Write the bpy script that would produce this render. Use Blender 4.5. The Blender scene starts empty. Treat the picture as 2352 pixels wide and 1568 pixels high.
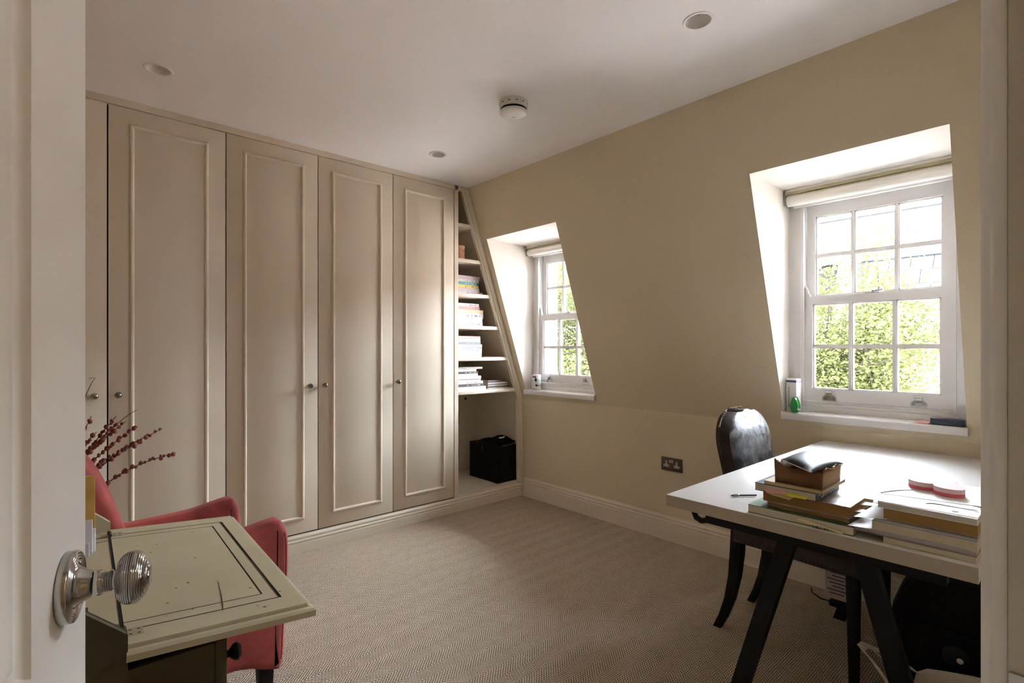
import bpy, bmesh, math, random
from mathutils import Vector, Matrix

random.seed(11)
sc = bpy.context.scene
COL = sc.collection
R = math.radians

# ------------------------------------------------------------------ camera
cam_d = bpy.data.cameras.new('camera')
cam_d.sensor_width = 36.0
cam_d.lens = 36.0 * 1189.0 / 2352.0
cam_d.shift_y = 16.0 / 2352.0
cam_d.clip_start = 0.01
cam = bpy.data.objects.new('camera', cam_d)
COL.objects.link(cam)
cam.location = (0, 0, 1.2)
cam.rotation_euler = (R(90), 0, R(-41.84))
sc.camera = cam

# ------------------------------------------------------------------ world, exposure
w = bpy.data.worlds.new('overcast_sky')
sc.world = w
w.use_nodes = True
wn = w.node_tree.nodes
wn['Background'].inputs['Color'].default_value = (0.87, 0.94, 1.06, 1)
wn['Background'].inputs['Strength'].default_value = 8.0
vs = sc.view_settings
vs.view_transform = 'Standard'
vs.look = 'None'
vs.gamma = 1.0
vs.use_curve_mapping = False
vs.exposure = 3.54
sc.cycles.use_denoising = True
sc.cycles.max_bounces = 8
sc.cycles.diffuse_bounces = 6
sc.cycles.glossy_bounces = 3
sc.cycles.use_adaptive_sampling = True
sc.cycles.adaptive_threshold = 0.08
sc.cycles.use_light_tree = False
sc.cycles.transparent_max_bounces = 8
sc.cycles.sample_clamp_indirect = 10.0

# the two window openings guide the sampling of the sky (portals give no light of their own)
for yc in (0.71, 2.685):
    pl = bpy.data.lights.new('window_portal', 'AREA')
    pl.shape = 'RECTANGLE'
    pl.size = 1.16
    pl.size_y = 0.74
    pl.cycles.is_portal = True
    po = bpy.data.objects.new('window_portal', pl)
    COL.objects.link(po)
    po.location = (3.10, yc, 1.45)
    po.rotation_euler = (0, R(90), 0)

# ------------------------------------------------------------------ materials
MATS = {}


def mat(name, col, rough=0.5, metal=0.0, var=0.0, vscale=8.0, bump=0.0, bscale=60.0, col2=None,
        sheen=0.0, coat=0.0, spec=0.5, stretch=None):
    if name in MATS:
        return MATS[name]
    m = bpy.data.materials.new(name)
    m.use_nodes = True
    nt = m.node_tree
    b = nt.nodes['Principled BSDF']
    b.inputs['Roughness'].default_value = rough
    b.inputs['Metallic'].default_value = metal
    b.inputs['Specular IOR Level'].default_value = spec
    c = (*col, 1)
    b.inputs['Base Color'].default_value = c
    if sheen:
        b.inputs['Sheen Weight'].default_value = sheen
        b.inputs['Sheen Roughness'].default_value = 0.35
        b.inputs['Sheen Tint'].default_value = (min(1, col[0] * 2.2 + .2), min(1, col[1] * 2.2 + .15), min(1, col[2] * 2.2 + .15), 1)
    if coat:
        b.inputs['Coat Weight'].default_value = coat
        b.inputs['Coat Roughness'].default_value = 0.15
    tc = None
    if var or bump:
        tc = nt.nodes.new('ShaderNodeTexCoord')
        src = tc.outputs['Object']
        if stretch:
            mp = nt.nodes.new('ShaderNodeMapping')
            mp.inputs['Scale'].default_value = stretch
            nt.links.new(src, mp.inputs['Vector'])
            src = mp.outputs['Vector']
    if var:
        n = nt.nodes.new('ShaderNodeTexNoise')
        n.inputs['Scale'].default_value = vscale
        n.inputs['Detail'].default_value = 6
        nt.links.new(src, n.inputs['Vector'])
        r = nt.nodes.new('ShaderNodeValToRGB')
        d = col2 if col2 else tuple(x * (1 - var) for x in col)
        r.color_ramp.elements[0].position = 0.3
        r.color_ramp.elements[1].position = 0.7
        r.color_ramp.elements[0].color = (*d, 1)
        r.color_ramp.elements[1].color = c
        nt.links.new(n.outputs['Fac'], r.inputs['Fac'])
        nt.links.new(r.outputs['Color'], b.inputs['Base Color'])
    if bump:
        n2 = nt.nodes.new('ShaderNodeTexNoise')
        n2.inputs['Scale'].default_value = bscale
        n2.inputs['Detail'].default_value = 4
        nt.links.new(src, n2.inputs['Vector'])
        bp = nt.nodes.new('ShaderNodeBump')
        bp.inputs['Strength'].default_value = bump
        bp.inputs['Distance'].default_value = 0.01
        nt.links.new(n2.outputs['Fac'], bp.inputs['Height'])
        nt.links.new(bp.outputs['Normal'], b.inputs['Normal'])
    MATS[name] = m
    return m


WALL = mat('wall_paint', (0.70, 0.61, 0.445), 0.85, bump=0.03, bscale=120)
WALLD = mat('wall_paint_ochre', (0.50, 0.39, 0.25), 0.85, bump=0.03, bscale=120)  # unseen walls, coloured ochre to darken and warm the bounced light
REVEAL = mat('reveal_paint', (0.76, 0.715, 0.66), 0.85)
CEIL = mat('ceiling_paint', (0.86, 0.84, 0.82), 0.9)
WARD = mat('wardrobe_paint', (0.73, 0.64, 0.515), 0.6, bump=0.01, bscale=40, spec=0.3)
SKIRT = mat('skirting_paint', (0.77, 0.70, 0.58), 0.4)
GLOSS = mat('white_gloss_paint', (0.74, 0.72, 0.70), 0.32)
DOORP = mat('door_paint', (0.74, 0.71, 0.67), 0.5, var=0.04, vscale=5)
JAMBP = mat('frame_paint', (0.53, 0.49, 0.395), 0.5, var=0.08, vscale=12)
CHROME = mat('chrome', (0.50, 0.49, 0.475), 0.12, 1.0)
STEEL = mat('brushed_steel', (0.45, 0.43, 0.40), 0.3, 1.0)
KNOBM = mat('knob_metal', (0.34, 0.32, 0.29), 0.16, 1.0)
DARK = mat('dark_gap', (0.01, 0.009, 0.008), 0.9)
BLACK = mat('black_wood', (0.007, 0.006, 0.0055), 0.6, bump=0.05, bscale=90, spec=0.25)
DESKW = mat('white_laminate', (0.74, 0.725, 0.71), 0.28)
DESKE = mat('desk_edge', (0.48, 0.42, 0.335), 0.45)  # white laminate edge with its shade painted in as darker beige
BLIND = mat('blind_fabric', (0.80, 0.77, 0.70), 0.7, bump=0.05, bscale=300)
BLINDO = mat('blind_olive_edge', (0.42, 0.38, 0.22), 0.6)
PLASW = mat('white_plastic', (0.74, 0.71, 0.68), 0.45)
PAPER = mat('paper_white', (0.83, 0.82, 0.81), 0.7)
PAPERC = mat('paper_cream', (0.70, 0.63, 0.48), 0.8, var=0.12, vscale=60, stretch=(1, 1, 40))
PAGES = mat('page_block', (0.72, 0.66, 0.54), 0.85, var=0.25, vscale=20, stretch=(2, 2, 60))
INK = mat('ink', (0.03, 0.03, 0.05), 0.6)


def flat(rgb, rough=0.55):
    return mat('print_%d_%d_%d' % tuple(int(x * 999) for x in rgb), rgb, rough)


def carpet_mat():
    m = bpy.data.materials.new('sisal_herringbone')
    m.use_nodes = True
    nt = m.node_tree
    L = nt.links.new
    b = nt.nodes['Principled BSDF']
    b.inputs['Roughness'].default_value = 0.95
    b.inputs['Specular IOR Level'].default_value = 0.15
    tc = nt.nodes.new('ShaderNodeTexCoord')
    nz = nt.nodes.new('ShaderNodeTexNoise')
    nz.inputs['Scale'].default_value = 70
    L(tc.outputs['Object'], nz.inputs['Vector'])
    wob = nt.nodes.new('ShaderNodeVectorMath'); wob.operation = 'SCALE'
    wob.inputs['Scale'].default_value = 0.004
    L(nz.outputs['Color'], wob.inputs[0])
    ad = nt.nodes.new('ShaderNodeVectorMath'); ad.operation = 'ADD'
    L(tc.outputs['Object'], ad.inputs[0]); L(wob.outputs[0], ad.inputs[1])
    sp = nt.nodes.new('ShaderNodeSeparateXYZ')
    L(ad.outputs[0], sp.inputs[0])

    def M(op, a, b_=None):
        n = nt.nodes.new('ShaderNodeMath'); n.operation = op
        for i, v in enumerate((a, b_)):
            if v is None:
                continue
            if isinstance(v, (int, float)):
                n.inputs[i].default_value = v
            else:
                L(v, n.inputs[i])
        return n.outputs[0]
    pp = M('PINGPONG', sp.outputs['Y'], 0.0575)
    c = M('ADD', sp.outputs['X'], M('MULTIPLY', pp, 1.0))
    s1 = M('SINE', M('MULTIPLY', c, 2 * math.pi / 0.0125))
    s2 = M('SINE', M('MULTIPLY', sp.outputs['Y'], 2 * math.pi / 0.0085))
    v = M('ADD', M('MULTIPLY', s1, 0.5), M('MULTIPLY', s2, 0.38))
    n2 = nt.nodes.new('ShaderNodeTexNoise')
    n2.inputs['Scale'].default_value = 260
    L(tc.outputs['Object'], n2.inputs['Vector'])
    v = M('ADD', v, M('MULTIPLY', M('SUBTRACT', n2.outputs['Fac'], 0.5), 1.1))
    f = M('ADD', M('MULTIPLY', v, 0.5), 0.52)
    r = nt.nodes.new('ShaderNodeValToRGB')
    e = r.color_ramp.elements
    e[0].position = 0.12; e[0].color = (0.085, 0.062, 0.045, 1)
    e[1].position = 0.80; e[1].color = (0.80, 0.69, 0.56, 1)
    k = e.new(0.45); k.color = (0.50, 0.41, 0.31, 1)
    L(f, r.inputs['Fac'])
    n3 = nt.nodes.new('ShaderNodeTexNoise')
    n3.inputs['Scale'].default_value = 22
    n3.inputs['Detail'].default_value = 5
    L(tc.outputs['Object'], n3.inputs['Vector'])
    mx = nt.nodes.new('ShaderNodeMix'); mx.data_type = 'RGBA'; mx.blend_type = 'MULTIPLY'
    mx.inputs['Factor'].default_value = 1.0
    r2 = nt.nodes.new('ShaderNodeValToRGB')
    r2.color_ramp.elements[0].color = (0.80, 0.76, 0.70, 1)
    r2.color_ramp.elements[1].color = (1.0, 1.0, 1.0, 1)
    L(n3.outputs['Fac'], r2.inputs['Fac'])
    L(r.outputs['Color'], mx.inputs['A']); L(r2.outputs['Color'], mx.inputs['B'])
    L(mx.outputs['Result'], b.inputs['Base Color'])
    bp = nt.nodes.new('ShaderNodeBump')
    bp.inputs['Strength'].default_value = 0.8
    bp.inputs['Distance'].default_value = 0.004
    L(f, bp.inputs['Height']); L(bp.outputs['Normal'], b.inputs['Normal'])
    return m


CARPET = carpet_mat()


def glass_mat():
    m = bpy.data.materials.new('window_glass')
    m.use_nodes = True
    nt = m.node_tree
    nt.nodes.clear()
    o = nt.nodes.new('ShaderNodeOutputMaterial')
    t = nt.nodes.new('ShaderNodeBsdfTransparent')
    t.inputs['Color'].default_value = (0.97, 0.985, 0.98, 1)
    g = nt.nodes.new('ShaderNodeBsdfGlossy')
    g.inputs['Roughness'].default_value = 0.02
    f = nt.nodes.new('ShaderNodeFresnel')
    f.inputs['IOR'].default_value = 1.35
    mx = nt.nodes.new('ShaderNodeMixShader')
    nt.links.new(f.outputs[0], mx.inputs[0])
    nt.links.new(t.outputs[0], mx.inputs[1])
    nt.links.new(g.outputs[0], mx.inputs[2])
    nt.links.new(mx.outputs[0], o.inputs[0])
    return m


GLASS = glass_mat()


def leaf_mat():
    m = bpy.data.materials.new('spring_leaf')
    m.use_nodes = True
    nt = m.node_tree
    b = nt.nodes['Principled BSDF']
    b.inputs['Roughness'].default_value = 0.8
    b.inputs['Specular IOR Level'].default_value = 0.04
    o = nt.nodes['Material Output']
    oi = nt.nodes.new('ShaderNodeNewGeometry')
    r = nt.nodes.new('ShaderNodeValToRGB')
    r.color_ramp.elements[0].color = (0.026, 0.0295, 0.0085, 1)
    r.color_ramp.elements[1].color = (0.060, 0.061, 0.022, 1)
    nt.links.new(oi.outputs['Random Per Island'], r.inputs['Fac'])
    nt.links.new(r.outputs['Color'], b.inputs['Base Color'])
    t = nt.nodes.new('ShaderNodeBsdfTranslucent')
    nt.links.new(r.outputs['Color'], t.inputs['Color'])
    mx = nt.nodes.new('ShaderNodeMixShader')
    mx.inputs[0].default_value = 0.45
    nt.links.new(b.outputs[0], mx.inputs[1]); nt.links.new(t.outputs[0], mx.inputs[2])
    nt.links.new(mx.outputs[0], o.inputs['Surface'])
    return m


LEAF = leaf_mat()


def leather_mat():
    m = mat('worn_leather', (0.030, 0.019, 0.016), 0.36, var=0.6, vscale=9, col2=(0.012, 0.008, 0.007), bump=0.12, bscale=45)
    nt = m.node_tree
    b = nt.nodes['Principled BSDF']
    tc = nt.nodes.new('ShaderNodeTexCoord')
    n = nt.nodes.new('ShaderNodeTexNoise')
    n.inputs['Scale'].default_value = 26
    n.inputs['Detail'].default_value = 9
    n.inputs['Roughness'].default_value = 0.7
    r = nt.nodes.new('ShaderNodeMapRange')
    r.inputs['From Min'].default_value = 0.4
    r.inputs['From Max'].default_value = 0.65
    r.inputs['To Min'].default_value = 0.28
    r.inputs['To Max'].default_value = 0.62
    nt.links.new(tc.outputs['Object'], n.inputs['Vector'])
    nt.links.new(n.outputs['Fac'], r.inputs['Value'])
    nt.links.new(r.outputs[0], b.inputs['Roughness'])
    return m


LEATHER = leather_mat()
VELVET = mat('red_velvet', (0.47, 0.085, 0.070), 0.8, var=0.5, vscale=8, col2=(0.20, 0.026, 0.022), sheen=0.3, bump=0.05, bscale=30)
BUREAU = mat('old_olive_paint', (0.56, 0.50, 0.345), 0.5, var=0.3, vscale=7, col2=(0.49, 0.43, 0.285), bump=0.06, bscale=25)
BUREAUW = mat('dark_old_wood', (0.105, 0.085, 0.045), 0.6, var=0.4, vscale=6, bump=0.05, bscale=20, spec=0.3)  # darker brown for the near side panel and the drawers
BUREAUD = mat('worn_groove', (0.085, 0.065, 0.035), 0.8)
NAIL = mat('brass_nail', (0.14, 0.095, 0.06), 0.3, 1.0)


# ------------------------------------------------------------------ mesh builder
class MB:
    def __init__(s):
        s.bm = bmesh.new()

    def box(s, x0, x1, y0, y1, z0, z1, mi=0):
        v = [s.bm.verts.new(p) for p in ((x0, y0, z0), (x1, y0, z0), (x1, y1, z0), (x0, y1, z0),
                                         (x0, y0, z1), (x1, y0, z1), (x1, y1, z1), (x0, y1, z1))]
        for f in ((3, 2, 1, 0), (4, 5, 6, 7), (0, 1, 5, 4), (1, 2, 6, 5), (2, 3, 7, 6), (3, 0, 4, 7)):
            q = s.bm.faces.new([v[i] for i in f]); q.material_index = mi
        return s

    def quad(s, *pts, mi=0):
        q = s.bm.faces.new([s.bm.verts.new(p) for p in pts]); q.material_index = mi
        return s

    def prism(s, poly, axis, a0, a1, mi=0):
        """poly: 2D list; axis 'x' -> (y,z) poly, 'y' -> (x,z), 'z' -> (x,y)"""
        def mk(p, a):
            return {'x': (a, p[0], p[1]), 'y': (p[0], a, p[1]), 'z': (p[0], p[1], a)}[axis]
        A = [s.bm.verts.new(mk(p, a0)) for p in poly]
        B = [s.bm.verts.new(mk(p, a1)) for p in poly]
        n = len(poly)
        fs = [s.bm.faces.new(A), s.bm.faces.new(B[::-1])]
        for i in range(n):
            fs.append(s.bm.faces.new((A[i], A[(i + 1) % n], B[(i + 1) % n], B[i])))
        for f in fs:
            f.material_index = mi
        return s

    def lathe(s, prof, origin=(0, 0, 0), axis=(0, 0, 1), seg=24, mi=0, a0=0.0, a1=360.0):
        ax = Vector(axis).normalized()
        t = Vector((0, 0, 1)) if abs(ax.z) < 0.9 else Vector((1, 0, 0))
        e1 = ax.cross(t).normalized(); e2 = ax.cross(e1)
        o = Vector(origin)
        rings = []
        for r, h in prof:
            if r < 1e-6:
                rings.append([s.bm.verts.new(o + ax * h)])
            else:
                rings.append([s.bm.verts.new(o + ax * h + (e1 * math.cos(2 * math.pi * k / seg) + e2 * math.sin(2 * math.pi * k / seg)) * r) for k in range(seg)])
        for a, b in zip(rings, rings[1:]):
            for k in range(seg):
                k2 = (k + 1) % seg
                if len(a) == 1 and len(b) == 1:
                    continue
                if len(a) == 1:
                    f = s.bm.faces.new((a[0], b[k2], b[k]))
                elif len(b) == 1:
                    f = s.bm.faces.new((a[k], a[k2], b[0]))
                else:
                    f = s.bm.faces.new((a[k], a[k2], b[k2], b[k]))
                f.material_index = mi
        return s

    def tube(s, pts, r, seg=8, mi=0, square=None):
        """swept tube with caps; r number or list; square=(w,d) gives a rectangular section"""
        pts = [Vector(p) for p in pts]
        n = len(pts)
        rs = r if isinstance(r, (list, tuple)) else [r] * n
        rings = []
        prev = None
        for i, p in enumerate(pts):
            d = (pts[min(i + 1, n - 1)] - pts[max(i - 1, 0)]).normalized()
            if prev is None:
                t = Vector((0, 0, 1)) if abs(d.z) < 0.9 else Vector((1, 0, 0))
                e1 = d.cross(t).normalized()
            else:
                e1 = (prev - d * prev.dot(d)).normalized()
            prev = e1
            e2 = d.cross(e1)
            ring = []
            for k in range(seg):
                a = 2 * math.pi * (k + 0.5) / seg
                ring.append(s.bm.verts.new(p + (e1 * math.cos(a) + e2 * math.sin(a)) * rs[i]))
            rings.append(ring)
        for a, b in zip(rings, rings[1:]):
            for k in range(seg):
                f = s.bm.faces.new((a[k], a[(k + 1) % seg], b[(k + 1) % seg], b[k])); f.material_index = mi
        s.bm.faces.new(rings[0][::-1]).material_index = mi
        s.bm.faces.new(rings[-1]).material_index = mi
        return s

    def bars(s, secs, mi=0):
        """loft of rectangular sections: list of 4 corner points each"""
        rings = [[s.bm.verts.new(p) for p in q] for q in secs]
        for a, b in zip(rings, rings[1:]):
            for k in range(len(a)):
                f = s.bm.faces.new((a[k], a[(k + 1) % len(a)], b[(k + 1) % len(a)], b[k])); f.material_index = mi
        s.bm.faces.new(rings[0][::-1]).material_index = mi
        s.bm.faces.new(rings[-1]).material_index = mi
        return s

    def ball(s, c, r, sub=1, mi=0, sc_=(1, 1, 1)):
        g = bmesh.ops.create_icosphere(s.bm, subdivisions=sub, radius=r)
        for v in g['verts']:
            v.co = Vector((v.co.x * sc_[0], v.co.y * sc_[1], v.co.z * sc_[2])) + Vector(c)
            for f in v.link_faces:
                f.material_index = mi
        return s

    def rings(s, rects, mis=None, cap=True):
        """nested rectangles in the z direction: rects = [(x0,x1,y0,y1,z)], joined one to the next"""
        R_ = [[s.bm.verts.new(p) for p in ((a, c, z), (b, c, z), (b, d, z), (a, d, z))] for a, b, c, d, z in rects]
        for i, (a, b) in enumerate(zip(R_, R_[1:])):
            for k in range(4):
                f = s.bm.faces.new((a[k], a[(k + 1) % 4], b[(k + 1) % 4], b[k]))
                f.material_index = mis[i] if mis else 0
        if cap:
            f = s.bm.faces.new(R_[-1]); f.material_index = 0
        return s

    def xf(s, M_):
        bmesh.ops.transform(s.bm, matrix=M_, verts=s.bm.verts)
        return s

    def bevel(s, w, seg=2, ang=30):
        s.bm.normal_update()
        es = [e for e in s.bm.edges if len(e.link_faces) == 2 and e.calc_face_angle(0) > R(ang)]
        bmesh.ops.bevel(s.bm, geom=es, offset=w, segments=seg, profile=0.5, affect='EDGES', clamp_overlap=True)
        return s

    def sub(s, n=1):
        bmesh.ops.subdivide_edges(s.bm, edges=s.bm.edges[:], cuts=n, use_grid_fill=True)
        return s

    def mesh(s, name, mats, origin=(0, 0, 0), smooth=35, fixn=True):
        if fixn:
            bmesh.ops.recalc_face_normals(s.bm, faces=s.bm.faces[:])
        bmesh.ops.translate(s.bm, verts=s.bm.verts, vec=-Vector(origin))
        me = bpy.data.meshes.new(name)
        s.bm.to_mesh(me)
        s.bm.free()
        for m in (mats if isinstance(mats, (list, tuple)) else [mats]):
            me.materials.append(m)
        if smooth:
            me.shade_smooth()
            me.set_sharp_from_angle(angle=R(smooth))
        return me


ORG = {}


def thing(name, label, cat, loc=(0, 0, 0), rz=0.0, group=None, local=False, kind=None):
    o = bpy.data.objects.new(name, None)
    o.empty_display_size = 0.05
    COL.objects.link(o)
    o.location = loc
    o.rotation_euler = (0, 0, rz)
    if kind:
        o['kind'] = kind
        if label:
            o['label'] = label
    else:
        o['label'] = label
        o['category'] = cat
    if group:
        o['group'] = group
    ORG[o] = (0, 0, 0) if local else tuple(loc)
    return o


def part(par, name, mb, mats, label=None, smooth=35, kind=None, sub=0, fixn=True):
    org = ORG[par]
    me = mb if isinstance(mb, bpy.types.Mesh) else mb.mesh(name, mats, org, smooth, fixn)
    o = bpy.data.objects.new(name, me)
    COL.objects.link(o)
    o.parent = par
    ORG[o] = org
    if label:
        o['label'] = label
    if kind:
        o['kind'] = kind
    if sub:
        md = o.modifiers.new('subdivision', 'SUBSURF')
        md.levels = sub; md.render_levels = sub
    return o


def single(name, mb, mats, label=None, cat=None, group=None, kind=None, smooth=35, sub=0, fixn=True):
    mb.bm.verts.ensure_lookup_table()
    xs = [v.co.x for v in mb.bm.verts]; ys = [v.co.y for v in mb.bm.verts]; zs = [v.co.z for v in mb.bm.verts]
    org = ((min(xs) + max(xs)) / 2, (min(ys) + max(ys)) / 2, min(zs))
    if kind == 'structure':
        org = (0, 0, 0)
    o = bpy.data.objects.new(name, mb.mesh(name, mats, org, smooth, fixn))
    COL.objects.link(o)
    o.location = org
    ORG[o] = org
    if label:
        o['label'] = label
    if cat:
        o['category'] = cat
    if group:
        o['group'] = group
    if kind:
        o['kind'] = kind
    if sub:
        md = o.modifiers.new('subdivision', 'SUBSURF')
        md.levels = sub; md.render_levels = sub
    return o


def struct(name, mb, mats, **k):
    return single(name, mb, mats, kind='structure', **k)


# ================================================================== THE SHELL
XL, XR, YF, YB, ZC = -0.42, 2.90, 0.04, 3.72, 2.40
KZ = 0.7999


def slope_x(z):
    return min(XR, 2.342 + 0.3507 * (2.391 - z))


struct('floor', MB().box(XL - .02, XR + .02, -0.09, YB, -0.06, 0.0), CARPET, smooth=0)
struct('floor_hall', MB().box(-1.0, 1.3, -1.4, -0.09, -0.06, 0.0), CARPET, smooth=0)

# ceiling with round cut-outs for the downlights
LIGHTS = [(0.352, 2.675), (1.774, 0.958), (1.795, 2.69), (0.352, 0.96)]
LR = 0.046
cb = MB()
loops = []
pts = [(XL, -0.09), (2.36, -0.09), (2.36, YB), (XL, YB)]
vs_ = [cb.bm.verts.new((x, y, ZC)) for x, y in pts]
ed = [cb.bm.edges.new((vs_[i], vs_[(i + 1) % 4])) for i in range(4)]
for lx, ly in LIGHTS:
    cv = [cb.bm.verts.new((lx + LR * math.cos(2 * math.pi * k / 32), ly + LR * math.sin(2 * math.pi * k / 32), ZC)) for k in range(32)]
    ed += [cb.bm.edges.new((cv[i], cv[(i + 1) % 32])) for i in range(32)]
bmesh.ops.triangle_fill(cb.bm, use_beauty=True, use_dissolve=False, edges=ed)
cb.box(XL - .05, 2.5, -0.2, YB + .05, ZC + .14, ZC + .2)
struct('ceiling', cb, CEIL, smooth=0)
struct('ceiling_hall', MB().box(-1.0, 1.3, -1.4, -0.08, ZC, ZC + .1), CEIL, smooth=0)

# mansard wall with two dormer recesses
W1 = (0.345, 1.075)
W2 = (2.33, 3.045)
RZ0, RZ1, RX = 0.868, 2.026, 3.0
wr = MB()
wr.quad((XR, -0.1, 0), (XR, YB, 0), (XR, YB, KZ), (XR, -0.1, KZ))
ysb = [-0.1, W1[0], W1[1], W2[0], W2[1], YB]
zsb = [KZ, RZ0, RZ1, ZC + .01]
for i in range(5):
    for j in range(3):
        if j == 1 and i in (1, 3):
            continue
        y0, y1, z0, z1 = ysb[i], ysb[i + 1], zsb[j], zsb[j + 1]
        wr.quad((slope_x(z0), y0, z0), (slope_x(z0), y1, z0), (slope_x(z1), y1, z1), (slope_x(z1), y0, z1))
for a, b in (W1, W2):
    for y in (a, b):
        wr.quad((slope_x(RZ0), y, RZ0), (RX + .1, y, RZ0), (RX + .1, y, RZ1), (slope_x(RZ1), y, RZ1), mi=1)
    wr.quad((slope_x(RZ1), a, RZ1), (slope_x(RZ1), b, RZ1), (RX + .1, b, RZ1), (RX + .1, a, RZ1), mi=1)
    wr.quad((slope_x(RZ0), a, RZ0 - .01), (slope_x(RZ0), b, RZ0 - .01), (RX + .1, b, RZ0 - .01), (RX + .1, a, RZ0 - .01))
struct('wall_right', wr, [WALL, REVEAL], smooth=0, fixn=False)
# unseen overhangs and side fins added to both dormers to cut sky light
for n_, (a, b) in enumerate((W1, W2)):
    dm = MB()
    dm.box(3.05, 3.36, a - .22, b + .22, RZ1 + .03, RZ1 + .10)
    dm.box(3.10, 3.20, a - .16, a + .045, RZ0 - .1, RZ1 + .03)
    dm.box(3.10, 3.20, b - .045, b + .16, RZ0 - .1, RZ1 + .03)
    struct('trim_%d' % (8 + n_), dm, mat('dormer_lead', (.16, .165, .17), .7, spec=.1), smooth=0)
struct('wall_back', MB().box(XL - .1, XR + .1, YB, YB + .1, 0, ZC), WALL, smooth=0)
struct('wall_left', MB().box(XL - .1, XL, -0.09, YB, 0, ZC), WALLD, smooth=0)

# wall of the doorway: two piers and a head
DX0, DX1, DH = -0.165, 0.506, 2.03
wf = MB()
wf.box(XL, DX0 - .02, -0.08, YF, 0, ZC)
wf.box(DX1 + .02, XR, -0.08, YF, 0, ZC)
wf.box(DX0 - .02, DX1 + .02, -0.08, YF, DH + .02, ZC)
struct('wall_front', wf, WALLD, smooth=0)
struct('wall_hall', MB().box(-1.1, 1.4, -1.5, -1.4, 0, ZC).box(-1.1, -1.0, -1.4, -.08, 0, ZC).box(1.3, 1.4, -1.4, -.08, 0, ZC).box(-1.0, XL - .1, -.09, -.08, 0, ZC), WALL, smooth=0)


# ------------------------------------------------------------------ door lining and architrave
def lin(name, mb, m=JAMBP):
    return struct(name, mb.bevel(0.0015, 2), m)


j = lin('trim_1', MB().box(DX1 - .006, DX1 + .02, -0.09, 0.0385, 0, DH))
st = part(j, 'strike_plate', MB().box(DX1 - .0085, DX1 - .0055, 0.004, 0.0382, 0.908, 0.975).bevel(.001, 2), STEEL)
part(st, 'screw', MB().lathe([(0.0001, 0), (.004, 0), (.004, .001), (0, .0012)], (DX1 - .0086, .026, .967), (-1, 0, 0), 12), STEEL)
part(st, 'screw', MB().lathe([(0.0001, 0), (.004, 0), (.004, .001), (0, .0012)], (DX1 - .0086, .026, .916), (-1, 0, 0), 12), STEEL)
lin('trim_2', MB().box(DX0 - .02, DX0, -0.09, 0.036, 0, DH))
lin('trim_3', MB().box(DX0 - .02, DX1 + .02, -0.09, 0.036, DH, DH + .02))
# moulded architraves on the room side of the doorway: profile in (offset from opening, y)
AP = [(0.0, YF), (0.0, YF + .0045), (0.001, YF + .0075), (0.004, YF + .009), (0.0065, YF + .009), (.009, YF + .0105), (.012, YF + .014), (.016, YF + .016), (.05, YF + .016), (.056, YF + .02), (.065, YF + .02), (.065, YF)]
lin('trim_4', MB().prism([(DX1 - .0035 + a, b - .0015) for a, b in AP], 'z', 0, DH + .065), DOORP)
lin('trim_5', MB().prism([(DX0 - .002 - a, b) for a, b in AP], 'z', 0, DH + .065), DOORP)
lin('trim_6', MB().prism([(b, DH + .002 + a) for a, b in AP], 'x', DX0, DX1), DOORP)

# ------------------------------------------------------------------ skirtings
SK = [(0, 0), (.018, 0), (.018, .10), (.0155, .104), (.0155, .108), (.018, .111), (.018, .119), (.013, .124), (.0125, .129), (.014, .133), (.013, .140), (.007, .146), (.006, .152), (0, .152)]
struct('baseboard_right', MB().prism([(XR - a, b) for a, b in SK], 'y', YF, 3.085), SKIRT, smooth=25)
struct('baseboard_left', MB().prism([(XL + a, b) for a, b in SK], 'y', YF, 3.1), SKIRT, smooth=25)
struct('baseboard_front', MB().prism([(YF + a, b) for a, b in SK], 'x', DX1 + .07, XR - .018), SKIRT, smooth=25)
PK = [(0, 0), (.016, 0), (.016, .052), (.0135, .056), (.0135, .060), (.0165, .063), (.0165, .070), (.012, .075), (.0115, .080), (.014, .084), (.013, .092), (.006, .098), (.005, .104), (0, .104)]
YW = 3.11
struct('baseboard_back', MB().prism([(YW + .004 - a, b) for a, b in PK], 'x', XL, XR - .0), SKIRT, smooth=25)

# ------------------------------------------------------------------ the door leaf in the foreground
DA = R(74.5)
dd = Vector((math.cos(DA), math.sin(DA), 0))
dn = Vector((math.sin(DA), -math.cos(DA), 0))
rose = Vector((0.014, 0.654, 0.975))
DW = 0.704          # hinge edge to free edge
hinge = rose + dd * (0.056 - DW)
rose = rose - dd * 0.011
Md = Matrix(((dd.x, dn.x, 0, hinge.x), (dd.y, dn.y, 0, hinge.y), (0, 0, 1, 0), (0, 0, 0, 1)))  # local x along door, y out of its face
door = MB()
TH = 0.036
ST = 0.147
cols_ = [(0, ST), (DW - ST, DW)]
for a, b in cols_:
    door.box(a, b, -TH, 0, 0.012, 2.015)
for z0, z1 in ((0.012, 0.22), (0.80, 0.935), (1.88, 2.015)):
    door.box(ST, DW - ST, -TH, 0, z0, z1)
door.xf(Md)
dl = struct('door_1', door, DOORP)
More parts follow.
